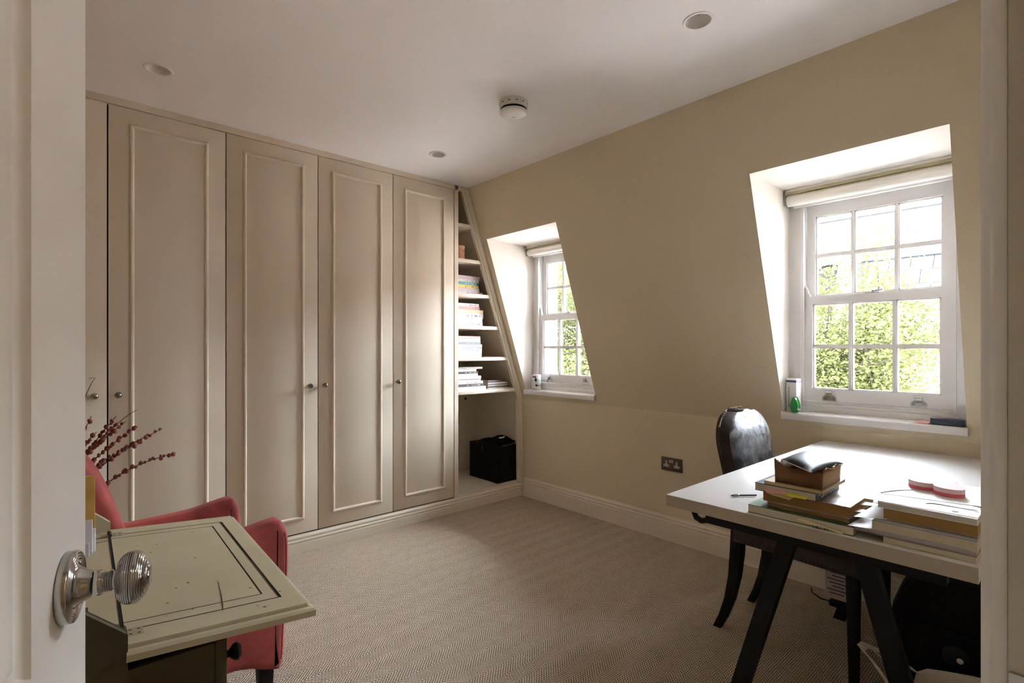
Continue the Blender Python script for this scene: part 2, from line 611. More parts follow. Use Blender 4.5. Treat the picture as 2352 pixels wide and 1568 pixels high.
for z0, z1 in ((0.22, 0.80), (0.935, 1.88)):
    fld = MB()
    x0, x1 = ST, DW - ST
    fld.box(x0, x1, -TH + .006, -.0185, z0, z1)
    fld.xf(Md)
    part(dl, 'panel', fld, DOORP)
    # moulded frame inside the stiles: nested rectangles (inset, depth)
    prof = [(0, 0), (.001, -.004), (.006, -.0085), (.013, -.0105), (.016, -.0105), (.017, -.006), (.021, -.005), (.026, -.0075), (.034, -.0135), (.040, -.017), (.042, -.0135), (.047, -.0135), (.049, -.0188)]
    mo = MB()
    mo.rings([(x0 + i, x1 - i, z0 + i, z1 - i, d) for i, d in prof], cap=False)
    mo.xf(Matrix(((1, 0, 0, 0), (0, 0, 1, 0), (0, 1, 0, 0), (0, 0, 0, 1))))
    mo.xf(Md)
    part(dl, 'moulding', mo, DOORP, smooth=50)
# beehive knob on a ringed rose
rp = [(0.0, 0), (0.031, 0), (0.0325, .0012), (0.0325, .0075)]
for k in range(4):
    r0 = 0.0318 - k * .0027
    rp += [(r0, .0092 + k * .0003), (r0 - .0013, .0098 + k * .0003), (r0 - .0022, .0084 + k * .0003)]
rp += [(0.0205, .0092), (0.0175, .0112), (0.0150, .0150), (0.0128, .0195), (0.0115, .0215), (0.0108, .0218), (0.0, .0218)]
kn = part(dl, 'rose', MB().lathe(rp, rose, dn, 48), CHROME, 'round chrome rose with turned rings', smooth=50)
for a in (60, 240):
    e = dd * math.cos(R(a)) + Vector((0, 0, 1)) * math.sin(R(a))
    part(kn, 'screw', MB().lathe([(0, .0015), (.0026, .001), (.003, 0)], rose + e * .0215 + dn * .0095, dn, 12), CHROME)
kp = [(0, .0205), (0.0105, .0205), (0.0116, .0215), (0.0118, .0288), (0.0112, .0300), (0.0092, .0306)]
for k in range(4):
    h = .0312 + k * .0019
    kp += [(.0095, h), (.0100, h + .0006), (.0095, h + .0012), (.0086, h + .0016)]
kp += [(0.0080, .0392), (0.0084, .0408), (0.0102, .0424)]
N = 15
L0, L1 = .0424, .0700
for k in range(N):
    t = (k + .15) / N
    for q, dr in ((0.0, -.0008), (.35, .0004), (.65, .0004), (.98, -.0008)):
        tt = (k + q) / N
        h = L0 + (L1 - L0) * tt
        c = (tt - .46) / .60
        r = .0246 * math.sqrt(max(.02, 1 - abs(c) ** 2.2)) + dr
        kp.append((r, h))
kp += [(.0100, .0706), (.0075, .0712), (0, .0716)]
part(dl, 'knob', MB().lathe([(r_, .0205 + (h_ - .0205) * .93) for r_, h_ in kp], rose, dn, 56), CHROME, 'ribbed chrome beehive door knob', smooth=60)
for z in (0.25, 1.75):
    part(dl, 'hinge', MB().lathe([(0, 0), (.006, 0), (.006, .09), (0, .09)], hinge + dn * .004 + Vector((0, 0, z)), (0, 0, 1), 12), STEEL)

# ------------------------------------------------------------------ sash windows
BX = [2.972, 3.010, 3.014, 3.052]     # lower sash, upper sash depth range


def sash(mb, x0, x1, y0, y1, z0, z1, stile, rb, rt, ncol=3, nrow=2, bar=.021):
    """sash frame with thin lipped edges; returns pane rectangles"""
    mb.box(x0, x1, y0, y0 + stile, z0, z1)
    mb.box(x0, x1, y1 - stile, y1, z0, z1)
    mb.box(x0, x1, y0 + stile, y1 - stile, z0, z0 + rb)
    mb.box(x0, x1, y0 + stile, y1 - stile, z1 - rt, z1)
    a, b, c, d = y0 + stile, y1 - stile, z0 + rb, z1 - rt
    pw = (b - a - (ncol - 1) * bar) / ncol
    ph = (d - c - (nrow - 1) * bar) / nrow
    panes = []
    lip = .007
    xa = x0 + .010
    for i in range(ncol):
        for k in range(nrow):
            p0 = a + i * (pw + bar); q0 = c + k * (ph + bar)
            panes.append((p0, p0 + pw, q0, q0 + ph))
    for i in range(1, ncol):
        p = a + i * (pw + bar) - bar
        mb.box(x0 + .003, x1 - .004, p + lip - .001, p + bar - lip + .001, c, d)
        mb.box(xa, x1 - .006, p, p + bar, c, d)
    for k in range(1, nrow):
        q = c + k * (ph + bar) - bar
        mb.box(x0 + .0032, x1 - .0042, a, b, q + lip - .001, q + bar - lip + .001)
        mb.box(xa + .0003, x1 - .0063, a, b, q, q + bar)
    # ovolo lip round the opening
    for (u0, u1, v0, v1) in ((a, a + lip, c, d), (b - lip, b, c, d), (a, b, c, c + lip), (a, b, d - lip, d)):
        mb.box(xa, x1 - .008, u0, u1, v0, v1)
    return panes


def make_window(idx, W, text):
    y0, y1 = W
    yc = (y0 + y1) / 2 - .004
    s0, s1 = yc - .305, yc + .305
    root = thing('window_%d' % idx, text, None, (3.0, yc, RZ0), kind='structure')
    fr = MB()
    for a, b in ((y0 - .005, s0), (s1, y1 + .005)):
        fr.box(2.962, 3.10, a, b, .86, 2.03)
    fr.box(2.9622, 3.10, s0, s1, 1.955, 2.03)
    fr.box(2.950, 3.10, s0 - .02, s1 + .02, .860, .902)
    fr.box(2.957, 3.10, s0 - .012, s1 + .012, .902, .916)
    fr.box(2.966, 3.10, s0, s1, .916, .926)
    fr.bevel(.002, 2)
    # staff bead round the sashes
    for a, b in ((s0 - .010, s0 + .006), (s1 - .006, s1 + .010)):
        fr.box(2.955, 2.971, a, b, .916, 1.972)
    fr.box(2.955, 2.971, s0 - .010, s1 + .010, 1.953, 1.970)
    part(root, 'window_frame', fr, GLOSS)
    sl = MB().prism([(2.858, .832), (2.858, .862), (2.862, .868), (2.98, .872), (2.98, .832)], 'y', y0 - .004, y1 + .004).bevel(.003, 2)
    part(root, 'window_sill', sl, GLOSS)
    lo = MB()
    pl_ = sash(lo, BX[0], BX[1], s0 + .003, s1 - .003, .928, 1.470, .040, .062, .040)
    lo_o = part(root, 'lower_sash', lo, GLOSS)
    up = MB()
    pu_ = sash(up, BX[2], BX[3], s0 + .003, s1 - .003, 1.432, 1.954, .040, .045, .060)
    up_o = part(root, 'upper_sash', up, GLOSS)
    for p, o, x in ((pl_, lo_o, BX[1] - .010), (pu_, up_o, BX[3] - .010)):
        for a, b, c, d in p:
            part(o, 'pane', MB().box(x, x + .003, a - .002, b + .002, c - .002, d + .002), GLASS, smooth=0)
    # curved horns rising from the lower sash
    hp = [(0, 0), (.026, 0), (.027, .010), (.018, .022), (.017, .034), (.011, .046), (.004, .060), (0, .060)]
    part(lo_o, 'horn', MB().prism([(s1 - .004 - a, 1.469 + b) for a, b in hp], 'x', BX[0] + .001, BX[0] + .018).bevel(.002, 2), GLOSS)
    part(lo_o, 'horn', MB().prism([(s0 + .004 + a, 1.469 + b) for a, b in hp], 'x', BX[0] + .001, BX[0] + .018).bevel(.002, 2), GLOSS)
    # hook lifts on the bottom rail
    for dy in (-.183, .183):
        y = yc + dy
        z = .934
        lf = MB()
        lf.prism([(y - .030, z), (y + .030, z), (y + .030, z + .016), (y + .019, z + .026), (y - .019, z + .026), (y - .030, z + .016)], 'x', BX[0] - .0025, BX[0] + .001)
        prof = [(-.003, .016), (-.010, .022), (-.015, .032), (-.016, .041), (-.014, .045), (-.011, .043), (-.010, .034), (-.006, .026), (-.003, .024)]
        lf.prism([(BX[0] + a, z + b) for a, b in prof], 'y', y - .013, y + .013)
        lft = part(lo_o, 'sash_lift', lf.bevel(.0008, 1), STEEL, 'chrome hook sash lift')
        for q in (-.018, .018):
            part(lft, 'screw', MB().lathe([(0, .0016), (.0035, .001), (.004, 0)], (BX[0] - .0026, y + q, z + .009), (-1, 0, 0), 12), CHROME)
    la = MB()
    la.box(BX[0] + .006, BX[1] - .004, yc - .028, yc + .028, 1.470, 1.474)
    la.lathe([(0, 0), (.010, 0), (.010, .010), (.006, .014), (0, .015)], (BX[0] + .019, yc, 1.474), (0, 0, 1), 16)
    la.tube([(BX[0] + .019, yc, 1.481), (BX[0] + .016, yc - .028, 1.483), (BX[0] + .014, yc - .042, 1.484)], [.005, .004, .006], 8)
    part(lo_o, 'sash_latch', la, STEEL)
    return root


make_window(1, W1, 'white six over six sash window in the dormer above the desk')
make_window(2, W2, 'white sash window in the dormer next to the open shelves')


def blind(W, label):
    y0, y1 = W
    t = thing('roller_blind', label, 'blind', (2.92, (y0 + y1) / 2, 1.955), group='rolled up roller blinds')
    part(t, 'head_rail', MB().box(2.868, 2.955, y0 + .012, y1 - .012, 2.011, 2.0245).bevel(.002, 2), BLIND)
    part(t, 'olive_edge', MB().box(2.866, 2.952, y0 + .010, y1 - .010, 1.9985, 2.0105), BLINDO, 'olive green edge strip')
    part(t, 'fabric_roll', MB().lathe([(0, 0), (.030, 0), (.030, y1 - y0 - .030), (0, y1 - y0 - .030)], (2.900, y0 + .015, 1.973), (0, 1, 0), 32), BLIND, smooth=50)
    part(t, 'bottom_bar', MB().box(2.925, 2.937, y0 + .03, y1 - .03, 1.936, 1.958).bevel(.003, 2), GLOSS)
    for y in (y0 + .008, y1 - .012):
        part(t, 'bracket', MB().box(2.868, 2.934, y, y + .005, 1.944, 2.022).bevel(.002, 2), STEEL)
    return t


blind(W1, 'cream roller blind rolled up over the window above the desk')
blind(W2, 'cream roller blind rolled up over the window beside the shelves')


# ------------------------------------------------------------------ ceiling fittings
def downlight(x, y, label):
    t = thing('downlight', label, 'downlight', (x, y, ZC - .003), local=True, group='recessed ceiling downlights')
    part(t, 'trim_ring', MB().lathe([(.0445, .004), (.0455, .0), (.052, -.0005), (.055, .002), (.055, .0035)], (0, 0, 0), (0, 0, 1), 40), CEIL, smooth=40)
    part(t, 'baffle', MB().lathe([(.0450, .003), (.043, .008), (.036, .026), (.028, .040), (.026, .041)], (0, 0, 0), (0, 0, 1), 40), PLASW, smooth=60)
    part(t, 'lamp', MB().lathe([(.0262, .040), (.0262, .044), (.023, .046), (.022, .043), (.018, .046), (0, .048)], (0, 0, 0), (0, 0, 1), 32), STEEL, smooth=40)


downlight(*LIGHTS[0], 'white recessed downlight above the red armchair, unlit')
downlight(*LIGHTS[1], 'white recessed downlight near the window above the desk, unlit')
downlight(*LIGHTS[2], 'small white recessed downlight in front of the open shelves, unlit')

t = thing('smoke_alarm', 'round white smoke alarm on the ceiling', 'smoke alarm', (1.69, 1.876, ZC - .062), local=True)
part(t, 'base', MB().lathe([(0, .0615), (.071, .0615), (.070, .050), (.068, .028), (.060, .026), (0, .026)], (0, 0, 0), (0, 0, 1), 48), PLASW, smooth=30)
part(t, 'grille', MB().lathe([(.062, .027), (.062, .016), (.064, .0155), (.064, .0175), (.0625, .018), (.062, .022), (.064, .0215), (.064, .0235), (.062, .0245)], (0, 0, 0), (0, 0, 1), 48), DARK, smooth=30)
part(t, 'cover', MB().lathe([(.060, .016), (.067, .0155), (.068, .012), (.066, .006), (.055, .0015), (.03, .0), (0, .0)], (0, 0, 0), (0, 0, 1), 48), PLASW, smooth=50)
part(t, 'test_button', MB().box(-.009, .009, .022, .029, -.0015, .002).bevel(.001, 1).xf(Matrix.Rotation(R(-42), 4, 'Z')), STEEL)
for a in range(0, 360, 30):
    part(t, 'vent_slot', MB().box(-.005, .005, -.0004, .0006, -.0015, .0015).xf(Matrix.Rotation(R(a), 4, 'Z') @ Matrix.Translation((0, -.0698, .044))), DARK)

# unseen fill lamp added in the hall behind the camera
t = thing('hall_lamp', 'round opal ceiling lamp in the hall', 'lamp', (0.95, -0.80, ZC - .09), local=True)
part(t, 'base', MB().lathe([(0, .09), (.09, .09), (.09, .07), (0, .07)], (0, 0, 0), (0, 0, 1), 32), PLASW)
em = bpy.data.materials.new('opal_glass_lit')
em.use_nodes = True
em.node_tree.nodes['Principled BSDF'].inputs['Emission Color'].default_value = (1, .90, .77, 1)
em.node_tree.nodes['Principled BSDF'].inputs['Emission Strength'].default_value = 3.0
part(t, 'shade', MB().lathe([(.10, .072), (.13, .05), (.13, .03), (.09, .005), (0, 0)], (0, 0, 0), (0, 0, 1), 32), em, smooth=60)

# ================================================================== FITTED WARDROBES
DZ0, DZ1 = 0.108, 2.366
GAP = .0030


def moulding(mb, x0, x1, z0, z1, yf):
    prof = [(0, 0), (.002, .006), (.008, .010), (.014, .009), (.018, .004), (.020, .0)]
    rc = [(x0 + i, x1 - i, z0 + i, z1 - i, h) for i, h in prof]
    sub = MB().rings(rc, cap=False)
    sub.xf(Matrix(((1, 0, 0, 0), (0, 0, -1, yf), (0, 1, 0, 0), (0, 0, 0, 1))))
    return sub


KNOB = [(0, 0), (.010, 0), (.010, .003), (.006, .005), (.0055, .010), (.008, .013), (.0135, .017), (.0155, .022), (.0145, .027), (.010, .030), (.0105, .0305), (.006, .033), (0, .0335)]


def ward(x0, x1, doors, label):
    t = thing('wardrobe', label, 'wardrobe', ((x0 + x1) / 2, 3.4, DZ0), group='fitted wardrobes along the back wall')
    bd = MB()
    bd.box(x0 + .001, x1 - .001, YW + .026, YW + .59, DZ0 - .004, DZ1 + .008)
    part(t, 'body', bd, DARK, smooth=0)
    for a, b, k in doors:
        d = part(t, 'door', MB().box(a + GAP, b - GAP, YW, YW + .022, DZ0 + .003, DZ1 - .003).bevel(.0012, 2), WARD)
        part(d, 'moulding', moulding(None, a + .083, b - .083, .190, 2.287, YW), WARD, smooth=40)
        part(d, 'knob', MB().lathe(KNOB, (k, YW, .977), (0, -1, 0), 28), KNOBM, 'small polished metal knob', smooth=50)


ward(-.295, .7135, [(-.295, .209, .160), (.209, .7135, .248)], 'beige double wardrobe behind the branches, knobs meeting at a dark gap')
ward(.7135, 1.7175, [(.7135, 1.2135, 1.160), (1.2135, 1.7175, 1.249)], 'beige double wardrobe in the middle of the back wall')
ward(1.7175, 2.215, [(1.7175, 2.215, 1.748)], 'narrow beige wardrobe with a single door next to the open shelves')
ft = MB().box(XL, 2.36, YW - .002, YW + .03, DZ1, ZC)
ft.box(XL, -.297, YW, YW + .03, .104, DZ1)
struct('trim_7', ft.bevel(.001, 1), WARD)

# ------------------------------------------------------------------ open shelves in the mansard corner
SH = [2.118, 1.858, 1.602, 1.360, 1.120, 0.868]
t = thing('open_shelves', 'tall beige built-in open shelves narrowing up under the sloping wall', 'shelves', (2.56, 3.4, .10))
part(t, 'side_panel', MB().box(2.217, 2.252, YW - .002, 3.715, .104, ZC).bevel(.0015, 1), WARD)
part(t, 'back_panel', MB().box(2.252, 2.895, 3.705, 3.716, .104, 2.36), WARD, smooth=0)
part(t, 'bottom_panel', MB().box(2.252, 2.895, YW + .004, 3.705, .100, .122).bevel(.002, 1), SKIRT)
sp = MB()
sp.prism([(slope_x(2.39) - .004, 2.39), (slope_x(2.39) - .012, 2.39), (slope_x(KZ) - .013, KZ), (slope_x(KZ) - .013, .122), (slope_x(KZ) - .004, .122), (slope_x(KZ) - .004, KZ)], 'y', YW + .004, 3.705)
part(t, 'sloping_side', sp, WARD, smooth=0)
part(t, 'cable_hole', MB().lathe([(0, 0), (.011, 0), (.011, .0015), (0, .002)], (2.762, 3.705, .755), (0, -1, 0), 20), DARK)
for z in SH:
    xr = slope_x(z) - .014
    part(t, 'shelf', MB().box(2.252, xr, YW + .006, 3.705, z - .014, z + .012).bevel(.0015, 2), SKIRT)


# moulded frame strip following slope and lower wall: three ribs
def strip(off0, off1, y0, y1):
    m = MB()
    zt = 2.385
    A = [(slope_x(zt) - off0, zt), (slope_x(KZ) - off0 * .82, KZ + .0), (slope_x(KZ) - off0 * .70, .104)]
    B = [(slope_x(zt) - off1, zt), (slope_x(KZ) - off1 * .82, KZ + .0), (slope_x(KZ) - off1 * .70, .104)]
    for k in range(2):
        m.prism([A[k], A[k + 1], B[k + 1], B[k]], 'y', y0, y1)
    return m.bevel(.002, 2)


part(t, 'frame_strip', strip(.068, .044, YW - .004, YW + .02), SKIRT)
part(t, 'frame_strip', strip(.046, .026, YW - .011, YW + .02), SKIRT)
part(t, 'frame_strip', strip(.026, .0, YW - .006, YW + .02), SKIRT)


# ================================================================== BOOKS
def book(x0, x1, y0, y1, z0, z1, cover, pages=None, label='', cat='book', group=None, spine='y0', rz=0.0, soft=False, name='book', thick=.0018):
    """closed book lying flat: cover boards, spine and a page block inset on three sides"""
    t = thing(name, label, cat, ((x0 + x1) / 2, (y0 + y1) / 2, z0), rz, group, local=True)
    hx, hy, h = (x1 - x0) / 2, (y1 - y0) / 2, z1 - z0
    th = min(thick, h * .2)
    cv = MB()
    cv.box(-hx, hx, -hy, hy, 0, th)
    cv.box(-hx, hx, -hy, hy, h - th, h)
    s = {'y0': (-hx, hx, -hy, -hy + th), 'y1': (-hx, hx, hy - th, hy), 'x0': (-hx, -hx + th, -hy, hy), 'x1': (hx - th, hx, -hy, hy)}[spine]
    cv.box(*s, th * .9, h - th * .9)
    part(t, 'cover', cv, cover, smooth=0)
    i = .0006 if soft else .003
    e = {'x0': [i, i, i, i], 'y0': [i, i, i, i]}.get(spine, [i, i, i, i])
    pg = MB().box(-hx + i + (th if spine == 'x0' else 0), hx - i - (th if spine == 'x1' else 0), -hy + i + (th if spine == 'y0' else 0), hy - i - (th if spine == 'y1' else 0), th, h - th)
    part(t, 'pages', pg, pages or PAGES, smooth=0)
    return t


def strokes(par, x0, x1, zc, hgt, y, n, m, axis='y', seed=1, lw=.3):
    """a row of small printed strokes standing in for lettering too small to read"""
    rnd = random.Random(seed)
    mb = MB()
    x = x0
    wd = (x1 - x0) / n
    for k in range(n):
        if rnd.random() < .14:
            x += wd
            continue
        a = hgt * rnd.uniform(.55, 1.0) / 2
        for q in range(rnd.choice((1, 2))):
            xx = x + wd * (.15 + .45 * q)
            if axis == 'y':
                mb.box(xx, xx + wd * lw, y - .0003, y + .0003, zc - a, zc + a)
            elif axis == 'x':
                mb.box(y - .0003, y + .0003, xx, xx + wd * lw, zc - a, zc + a)
            else:
                mb.box(xx, xx + wd * lw, zc - a, zc + a, y - .0003, y + .0003)
        if rnd.random() < .6:
            if axis == 'y':
                mb.box(x + wd * .15, x + wd * .8, y - .0003, y + .0003, zc - a * .15, zc + a * .15)
            elif axis == 'x':
                mb.box(y - .0003, y + .0003, x + wd * .15, x + wd * .8, zc - a * .15, zc + a * .15)
            else:
                mb.box(x + wd * .15, x + wd * .8, zc - a * .15, zc + a * .15, y - .0003, y + .0003)
        x += wd
    return part(par, 'lettering', mb, m, smooth=0, kind='stuff')


ORDN = ['top', 'second from top', 'third from top', 'fourth from top', 'fifth from top', 'sixth from top', 'seventh from top', 'eighth from top', 'ninth from top', 'tenth from top']


def stack(shelf_z, where, group, items, y0=3.165, x0=2.268):
    """items bottom up: (right end x, thickness, colour, colour word, ink or None, kind)"""
    z = shelf_z + .0125
    n = len(items)
    for k, it in enumerate(items):
        xr, th, colr, word, ink, kind = it
        lab = '%s %s %s in the stack on %s' % (word, kind, ORDN[n - 1 - k], where)
        rnd = random.Random(k * 7 + int(shelf_z * 1000))
        b = book(x0 + rnd.uniform(0, .004), xr, y0 + rnd.uniform(0, .010), y0 + rnd.uniform(.17, .20), z, z + th, flat(colr, .5), label=lab, group=group, cat='magazine' if kind == 'magazine' else 'book', name='magazine' if kind == 'magazine' else 'book', soft=True)
        if ink is not None and th > .012:
            hx = (xr - b.location.x)
            hy = b.location.y
            cy = -(min(v.co.y for v in b.children[0].data.vertices) * -1)
            yy = min(v.co.y for v in b.children[0].data.vertices) - .0003
            strokes(b, -hx * .2, hx * .8, th * .5, th * .5, yy, 9, flat(ink), seed=k + 3)
        z += th + .0003
    return z


LIL = (.62, .50, .56); WHT = (.80, .78, .76); TEAL = (.16, .40, .40); YEL = (.76, .62, .13)
stack(SH[2], 'the third shelf', 'books on the third shelf', [
    (2.529, .021, (.74, .66, .68), 'pale lilac', (.42, .25, .36), 'paperback'),
    (2.497, .026, (.66, .56, .61), 'dusty lilac', (.85, .8, .8), 'paperback'),
    (2.486, .021, YEL, 'bright yellow', (.05, .05, .04), 'paperback'),
    (2.488, .024, TEAL, 'teal green', (.8, .85, .82), 'paperback'),
    (2.491, .019, (.72, .72, .70), 'pale grey', (.3, .3, .3), 'paperback'),
    (2.501, .027, LIL, 'mauve pink', (.86, .8, .84), 'paperback')])
stack(SH[3], 'the fourth shelf', 'books on the fourth shelf', [
    (2.532, .030, (.72, .74, .78), 'grey white', (.35, .38, .42), 'book'),
    (2.524, .028, (.78, .77, .79), 'plain white', None, 'book'),
    (2.540, .040, WHT, 'thick white', (.05, .05, .05), 'book'),
    (2.537, .026, (.80, .70, .42), 'pale yellow', None, 'book'),
    (2.501, .022, (.66, .34, .31), 'salmon pink', (.8, .6, .55), 'book'),
    (2.491, .024, (.72, .64, .66), 'whitish lilac', (.3, .2, .3), 'book')])
zz = stack(SH[4], 'the fifth shelf', 'books on the fifth shelf', [
    (2.517, .040, (.78, .75, .68), 'cream', (.4, .38, .33), 'book'),
    (2.520, .017, (.76, .74, .70), 'off-white', (.25, .22, .2), 'book'),
    (2.524, .024, (.40, .45, .50), 'slate blue', (.85, .83, .8), 'book'),
    (2.522, .016, (.72, .70, .68), 'pale grey', (.3, .3, .3), 'book'),
    (2.512, .018, (.30, .32, .34), 'dark grey', (.7, .7, .68), 'book'),
    (2.509, .030, (.64, .72, .76), 'light blue', None, 'book'),
    (2.503, .014, (.76, .46, .44), 'pink', None, 'book')])
single('paper_sheet', MB().prism([(2.29, 3.18), (2.46, 3.185), (2.40, 3.30), (2.28, 3.33)], 'z', zz + .0005, zz + .0015).sub(1), mat('card_pink', (.62, .46, .42), .7),
       'loose pinkish paper lying on the stack on the fifth shelf', 'paper')
single('folder', MB().box(2.545, 2.735, 3.17, 3.40, SH[4] + .0125, SH[4] + .0165), flat((.45, .20, .16)), 'thin red-brown folder lying flat on the fifth shelf', 'folder')
stack(SH[5], 'the lowest shelf', 'books on the lowest shelf', [
    (2.560, .026, (.76, .76, .80), 'bluish white', (.35, .4, .5), 'book'),
    (2.540, .021, (.12, .10, .10), 'black', (.8, .78, .75), 'book'),
    (2.535, .020, (.70, .66, .60), 'beige', (.25, .2, .2), 'book'),
    (2.514, .017, (.74, .60, .56), 'rosy beige', None, 'book'),
    (2.512, .022, (.82, .80, .78), 'clean white', None, 'book'),
    (2.483, .019, (.80, .78, .75), 'dull white', None, 'book'),
    (2.483, .016, (.10, .09, .09), 'narrow black', (.85, .82, .8), 'book'),
    (2.468, .018, (.78, .75, .72), 'ivory', None, 'book'),
    (2.527, .015, (.55, .50, .46), 'brown-grey', (.9, .88, .85), 'book')])
stack(SH[5], 'the lowest shelf, right pile', 'magazines on the lowest shelf', [
    (2.800, .008, (.72, .70, .70), 'pale', None, 'magazine'),
    (2.808, .010, (.16, .10, .10), 'dark', (.8, .8, .8), 'magazine'),
    (2.790, .009, (.70, .68, .66), 'off-white', None, 'magazine'),
    (2.797, .010, (.30, .28, .30), 'charcoal', None, 'magazine'),
    (2.785, .010, (.75, .72, .70), 'glossy white', None, 'magazine'),
    (2.770, .010, (.14, .12, .13), 'black', None, 'magazine'),
    (2.735, .008, (.36, .26, .24), 'brown', None, 'magazine')], x0=2.585, y0=3.17)
t = thing('lidded_jar', 'peach cardboard jar with lid on the second shelf', 'jar', (2.335, 3.20, SH[1] + .0125), local=True)
PEACH = flat((.72, .40, .26)); PEACH2 = flat((.78, .46, .32))
part(t, 'body', MB().lathe([(0, 0), (.034, 0), (.035, .001), (.035, .088), (0, .088)], (0, 0, 0), (0, 0, 1), 32), PEACH)
part(t, 'lid', MB().lathe([(0, .0885), (.0355, .0885), (.036, .090), (.036, .107), (.035, .108), (0, .108)], (0, 0, 0), (0, 0, 1), 32), PEACH2)
lt = MB()
for k in range(5):
    lt.box(-.012 + .004 * (k % 2), .014 - .003 * (k % 3), -.0355, -.0345, .070 - k * .012, .074 - k * .012)
part(t, 'lettering', lt, flat((.35, .16, .09)), smooth=0, kind='stuff')
single('wooden_trinket', MB().prism([(2.392, SH[1] + .0125), (2.436, SH[1] + .0125), (2.434, SH[1] + .024), (2.420, SH[1] + .030), (2.408, SH[1] + .022), (2.394, SH[1] + .020)], 'y', 3.20, 3.225).bevel(.003, 2), flat((.55, .26, .09)),
       'small orange wooden trinket beside the peach jar', 'trinket')

# black storage box on the floor of the shelf unit
t = thing('storage_box', 'black storage box with sagging lid at the bottom of the shelves', 'box', (2.77, 3.33, .122))
BLKC = mat('black_card', (.004, .004, .004), .6, spec=.2)
BLKF = mat('black_fabric', (.0035, .0035, .0038), .8, bump=.1, bscale=120, spec=.15)
part(t, 'body', MB().box(2.664, 2.876, 3.147, 3.515, .1222, .415).bevel(.004, 2), BLKC)
lid = MB()
gx, gy = 10, 12
gv = []
for i in range(gx + 1):
    row = []
    for k in range(gy + 1):
        u = i / gx; v = k / gy
        x = 2.668 + .204 * u; y = 3.150 + .300 * v
        z = .4155 + (.045 * math.sin(math.pi * min(1, v * 1.1)) ** .6 + .018 * math.sin(6 * u + 2 * v) * math.sin(math.pi * u)) * (1 if 0 < i < gx and 0 < k < gy else .15)
        if u > .8:
            z += .022 * (u - .8) / .2
        row.append(lid.bm.verts.new((x, y, z)))
    gv.append(row)
for i in range(gx):
    for k in range(gy):
        lid.bm.faces.new((gv[i][k], gv[i + 1][k], gv[i + 1][k + 1], gv[i][k + 1]))
part(t, 'lid', lid, BLKF, smooth=60)
part(t, 'zip', MB().tube([(2.71, 3.146, .420), (2.76, 3.1455, .4165), (2.82, 3.146, .422), (2.868, 3.149, .446)], .0022, 6), CHROME, 'silver zip along the lid')
part(t, 'latch', MB().tube([(2.663, 3.335, .392), (2.657, 3.335, .390), (2.656, 3.337, .36)], [.007, .006, .002], 10).tube([(2.662, 3.33, .392), (2.655, 3.33, .392)], .007, 12), CHROME, 'small silver lock with key')
part(t, 'tag', MB().tube([(2.74, 3.22, .470), (2.755, 3.205, .472), (2.772, 3.20, .474), (2.790, 3.21, .477)], .005, 6), PLASW, 'white cord loop on the lid')

# ================================================================== SOCKET
t = thing('wall_socket', 'dark bronze double plug socket on the wall left of the chair', 'socket', (XR - .005, 1.7415, .436))
part(t, 'plate', MB().box(XR - .006, XR - .0005, 1.669, 1.814, .435, .518).bevel(.0015, 2), mat('bronze_plate', (.10, .082, .066), .4, .6))
WP = flat((.62, .55, .46))
for yc_ in (1.778, 1.706):
    m_ = MB()
    zc_ = .468
    m_.box(XR - .0075, XR - .006, yc_ - .006, yc_ + .006, zc_ - .006, zc_ + .028)
    m_.box(XR - .0073, XR - .006, yc_ - .019, yc_ + .019, zc_ - .010, zc_ + .004)
    i = part(t, 'socket_insert', m_, WP, smooth=0)
    h_ = MB()
    h_.box(XR - .0085, XR - .0072, yc_ - .002, yc_ + .002, zc_ + .014, zc_ + .022)
    for q in (-.011, .011):
        h_.box(XR - .0085, XR - .0072, yc_ + q - .0032, yc_ + q + .0032, zc_ - .005, zc_ - .001)
    part(i, 'pin_hole', h_, DARK, smooth=0)
for yq in (1.751, 1.736):
    part(t, 'switch', MB().prism([(XR - .006, .486), (XR - .010, .489), (XR - .007, .503), (XR - .006, .503)], 'y', yq - .0045, yq + .0045), WP, smooth=0)

# ================================================================== DESK
DT = .74
t = thing('desk', 'long white trestle table standing end-on to the window wall', 'desk', (2.18, .52, 0))
dtp = part(t, 'desktop', MB().box(1.4525, 2.894, .1555, .8925, DT - .035, DT).bevel(.001, 2), DESKW)
part(dtp, 'edge_band', MB().box(1.4515, 1.4524, .156, .892, DT - .0345, DT - .001), DESKE)  # thin strips holding the painted shade of the desktop edges
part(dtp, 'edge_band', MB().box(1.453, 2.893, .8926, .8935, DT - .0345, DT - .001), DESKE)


def trestle(x, hook):
    m_ = MB()
    w2 = .023
    for (ya, yb) in ((.545, .742), (.372, .187)):
        m_.bars([[(x - .016, yb - w2, 0), (x + .016, yb - w2, 0), (x + .016, yb + w2, 0), (x - .016, yb + w2, 0)],
                 [(x - .016, ya - w2, .690), (x + .016, ya - w2, .690), (x + .016, ya + w2, .690), (x - .016, ya + w2, .690)]])
    f = part(t, 'trestle', m_.bevel(.002, 2), BLACK)
    part(f, 'beam', MB().box(x - .03, x + .002, .21, .772, .676, .7045).bevel(.003, 2), BLACK)
    hk = []
    for k in range(11):
        a = R(-20 - 220 * k / 10)
        hk.append((x - .014, .792 + .020 * math.cos(a) * -1, .695 + .020 * math.sin(a)))
    hk = [(x - .014, .765, .690)] + hk
    if hook:
        part(f, 'hook', MB().tube([(x - .014, .760, .688), (x - .014, .775, .680), (x - .014, .792, .674), (x - .014, .809, .680), (x - .014, .815, .692), (x - .014, .809, .7035)], .0085, 10), BLACK, smooth=60)


trestle(1.50, True)
trestle(2.62, True)

